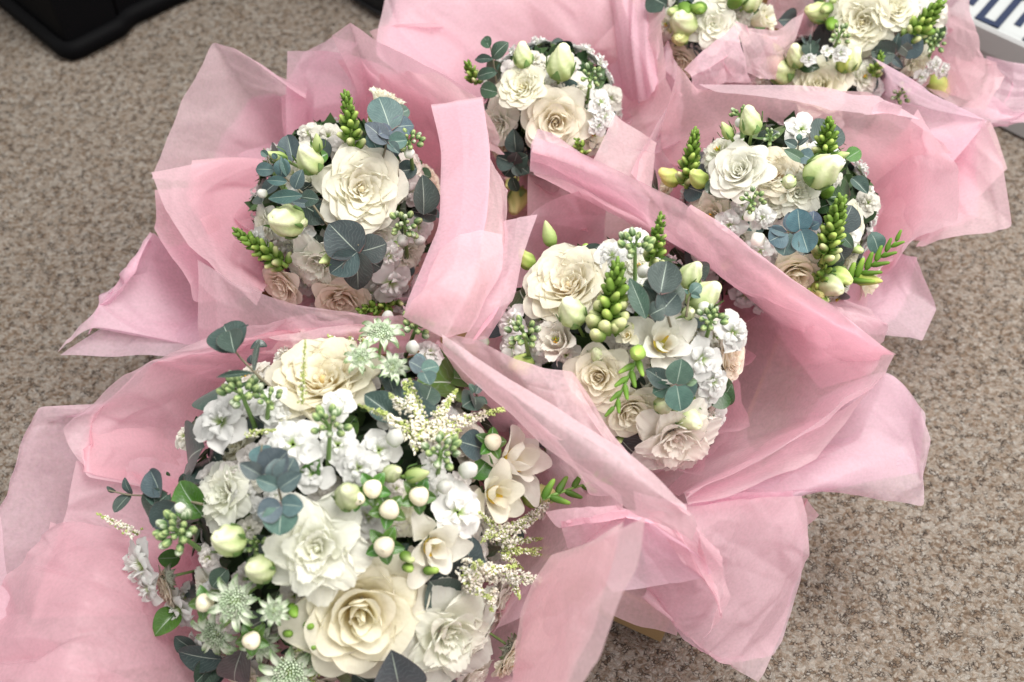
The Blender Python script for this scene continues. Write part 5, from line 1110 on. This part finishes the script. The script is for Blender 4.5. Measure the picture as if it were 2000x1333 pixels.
# ================================================================ box, crate, bag, patterned box
def rounded_poly(pts, r, k=6):
    P = [Vector((p[0], p[1])) for p in pts]; out = []; n = len(P)
    for i in range(n):
        a, b_, c = P[i - 1], P[i], P[(i + 1) % n]; u = (a - b_).normalized(); v = (c - b_).normalized(); rr = r[i] if isinstance(r, (list, tuple)) else r
        s, e = b_ + u * rr, b_ + v * rr
        for j in range(k): t = j / (k - 1); out.append(s * (1 - t) ** 2 + b_ * 2 * t * (1 - t) + e * t * t)
    return out
def rings(levels, close_top=True, close_bot=True):
    """levels: list of (poly2d, z)"""
    V = []; m_ = len(levels[0][0])
    for p, z in levels: V += [(q.x, q.y, z) for q in p]
    F = grid_faces(len(levels), m_, True)
    if close_top: F.append(tuple(range((len(levels) - 1) * m_, len(levels) * m_)))
    if close_bot: F.append(tuple(reversed(range(m_))))
    return V, F
def inset(poly, d):
    n = len(poly); out = []; A = sum(poly[i].x * poly[(i + 1) % n].y - poly[(i + 1) % n].x * poly[i].y for i in range(n)); sg = 1 if A > 0 else -1
    for i in range(n):
        t = (poly[(i + 1) % n] - poly[i - 1]); t = t.normalized() if t.length > 1e-9 else Vector((1, 0)); out.append(poly[i] + Vector((-t.y, t.x)) * d * sg)
    return out
def prism(name, V, F, m, parent, smooth=False):
    o = put(name, mesh(name, [Vector(v) - parent.location for v in V], F, m, smooth), parent, None, (1, 1, 1)); return o
# cardboard box holding the bouquets: thin board walls, open top
M_card = plain('brown_cardboard', (.27, .17, .075), .8, .15, 400., .12)
c0 = at(1290, 1256, 0); ang = math.atan2(*(at(1185, 1208, 0) - c0).yx); ux = Vector((math.cos(ang), math.sin(ang), 0)); uy = Vector((ux.y, -ux.x, 0))
if uy.y < 0: uy = -uy
box = empty('cardboard_box', tuple(c0)); WM[box] = Matrix.Translation(c0); tag(box, 'low brown cardboard tray under the bouquets, one corner showing on the carpet', 'box')
def wall(a, b_, h, th, nm, z0=0.002):
    d = (b_ - a).normalized(); nn = Vector((-d.y, d.x, 0)) * th; V = []
    for p in (a, b_, b_ + nn, a + nn): V += [p + Vector((0, 0, z0)), p + Vector((0, 0, h))]
    prism(nm, V, [(0, 2, 3, 1), (2, 4, 5, 3), (4, 6, 7, 5), (6, 0, 1, 7), (1, 3, 5, 7), (0, 6, 4, 2)], M_card, box)
LX, LY, HB = .56, .92, .085
c1 = c0 + ux * LX; c2 = c1 + uy * LY; c3 = c0 + uy * LY; e_ = .0035
wall(c0, c1, HB, -e_, 'side_panel'); wall(c1 - uy * -e_, c2, HB, -e_, 'side_panel'); wall(c2, c3, HB, -e_, 'side_panel'); wall(c3 - uy * e_, c0 + uy * e_, HB, -e_, 'side_panel')
prism('base_panel', [p + Vector((0, 0, .003)) for p in (c0, c1, c2, c3)], [(0, 1, 2, 3)], M_card, box)
# black plastic crate, top left: rolled foot rim, tapering walls
M_blk = plain('black_plastic', (.0025, .0025, .003), .6, .15, 500., .2, .05)
F0 = lambda x, y: at(x, y, 0.0).xy
poly = [F0(-420, -330), F0(-420, -330) * 0 + F0(-60, -30), F0(138, 136), F0(252, 76), F0(268, 56), F0(375, 6), F0(900, -230), F0(700, -700)]
crate = empty('plastic_crate', (F0(138, 126).x, F0(138, 126).y, 0)); WM[crate] = Matrix.Translation(crate.location); tag(crate, 'black plastic crate with a rounded foot corner at the top left', 'crate')
rp = rounded_poly(poly, [.05, .02, .030, .010, .012, .02, .05, .05], 7)
V, Fc = rings([(inset(rp, .006), .002), (rp, .010), (rp, .020), (inset(rp, .004), .028), (inset(rp, .014), .030)], False, True); prism('foot_rim', V, Fc, M_blk, crate, True)
V, Fc = rings([(inset(rp, .016), .028), (inset(rp, .024), .10), (inset(rp, .034), .20), (inset(rp, .060), .50)], True, False); prism('crate_wall', V, Fc, M_blk, crate, True)  # unseen upper wall made taller to block ambient light and darken the carpet
for (x, y) in ((245, 70), (400, -5), (560, -75)):
    p = Vector((*F0(x, y), .03)); q = p + Vector((.0, .03, .12)); V, Fc = tube([p + Vector((-.006, .012, 0)), q + Vector((-.006, .02, .02))], .0035, None, seg=8); prism('rib', V, Fc, M_blk, crate, True)
# dark bag, top
M_bag = plain('dark_grey_bag', (.014, .015, .017), .6, .5, 300., .3, .2)
pb = rounded_poly([F0(660, -12), F0(752, 46), F0(860, 20), F0(1250, -160), F0(1000, -420), F0(660, -200)], [.01, .02, .03, .05, .05, .03], 6)
bag = empty('storage_bag', (*F0(745, 38), 0)); WM[bag] = Matrix.Translation(bag.location); tag(bag, 'dark grey bag with a slanting lower edge behind the top middle tissue', 'bag')
V, Fc = rings([(inset(pb, .006), .002), (pb, .012), (inset(pb, .004), .05), (inset(pb, .02), .40)], True, True); prism('bag_body', V, Fc, M_bag, bag, True)  # body raised out of view as an added light blocker for the carpet
V, Fc = rings([(inset(pb, -.002), .010), (inset(pb, -.004), .014), (inset(pb, -.002), .018)], False, False); prism('piping', V, Fc, M_bag, bag, True)
# white box with navy key pattern on its lid, top right
M_wb = plain('white_card', (.38, .40, .40), .45, .05, 300., .03); M_nv = plain('navy_print', (.003, .012, .045), .45, 0., 300., .1)
zt = .135
A = at(1905, 44, zt); B_ = at(2010, 92, zt); dx = (B_ - A).normalized(); dy = Vector((-dx.y, dx.x, 0)); A = A - dx * .10
wb = empty('gift_box', (A.x, A.y, 0)); WM[wb] = Matrix.Translation(wb.location); tag(wb, 'white box with a navy geometric line pattern at the top right corner', 'box')
q0 = [Vector((A.x, A.y)), Vector((A.x, A.y)) + dx.xy * .55, Vector((A.x, A.y)) + dx.xy * .55 + dy.xy * .42, Vector((A.x, A.y)) + dy.xy * .42]
rq = rounded_poly(q0, .012, 5)
V, Fc = rings([(inset(rq, .004), .002), (inset(rq, .002), zt - .035)], False, True); prism('box_body', V, Fc, M_wb, wb)
V, Fc = rings([(inset(rq, .002), zt - .034), (rq, zt - .034), (rq, zt - .004), (inset(rq, .003), zt), (inset(rq, .010), zt)], True, False); prism('lid', V, Fc, M_wb, wb)
def bar(a, b_, w, z=.0015):
    """navy stripe on the lid, from a to b in lid coordinates (metres)"""
    pa = A + dx * a[0] + dy * a[1]; pb_ = A + dx * b_[0] + dy * b_[1]; d = (pb_ - pa).normalized(); nn = Vector((-d.y, d.x, 0)) * w / 2; pa = pa - d * w / 2; pb_ = pb_ + d * w / 2
    V = [p + Vector((0, 0, h)) for h in (.0003, z) for p in (pa - nn, pb_ - nn, pb_ + nn, pa + nn)]
    prism('navy_line', V, [(4, 5, 6, 7), (0, 1, 5, 4), (1, 2, 6, 5), (2, 3, 7, 6), (3, 0, 4, 7)], M_nv, wb)
y0 = .010
for k in range(7):          # nested square hooks
    x0 = .100 + (k - 1) * .066
    bar((x0, y0), (x0, y0 + .10), (.009), .0012 + .0001 * k); bar((x0, y0), (x0 + .024, y0), .009, .0022); bar((x0 + .024, y0), (x0 + .024, y0 + .07), .009, .0030)
    bar((x0 + .045, y0 + .022), (x0 + .045, y0 + .10), .009, .0014); bar((x0 + .024, y0 + .07), (x0 + .045, y0 + .10), .009, .0036)
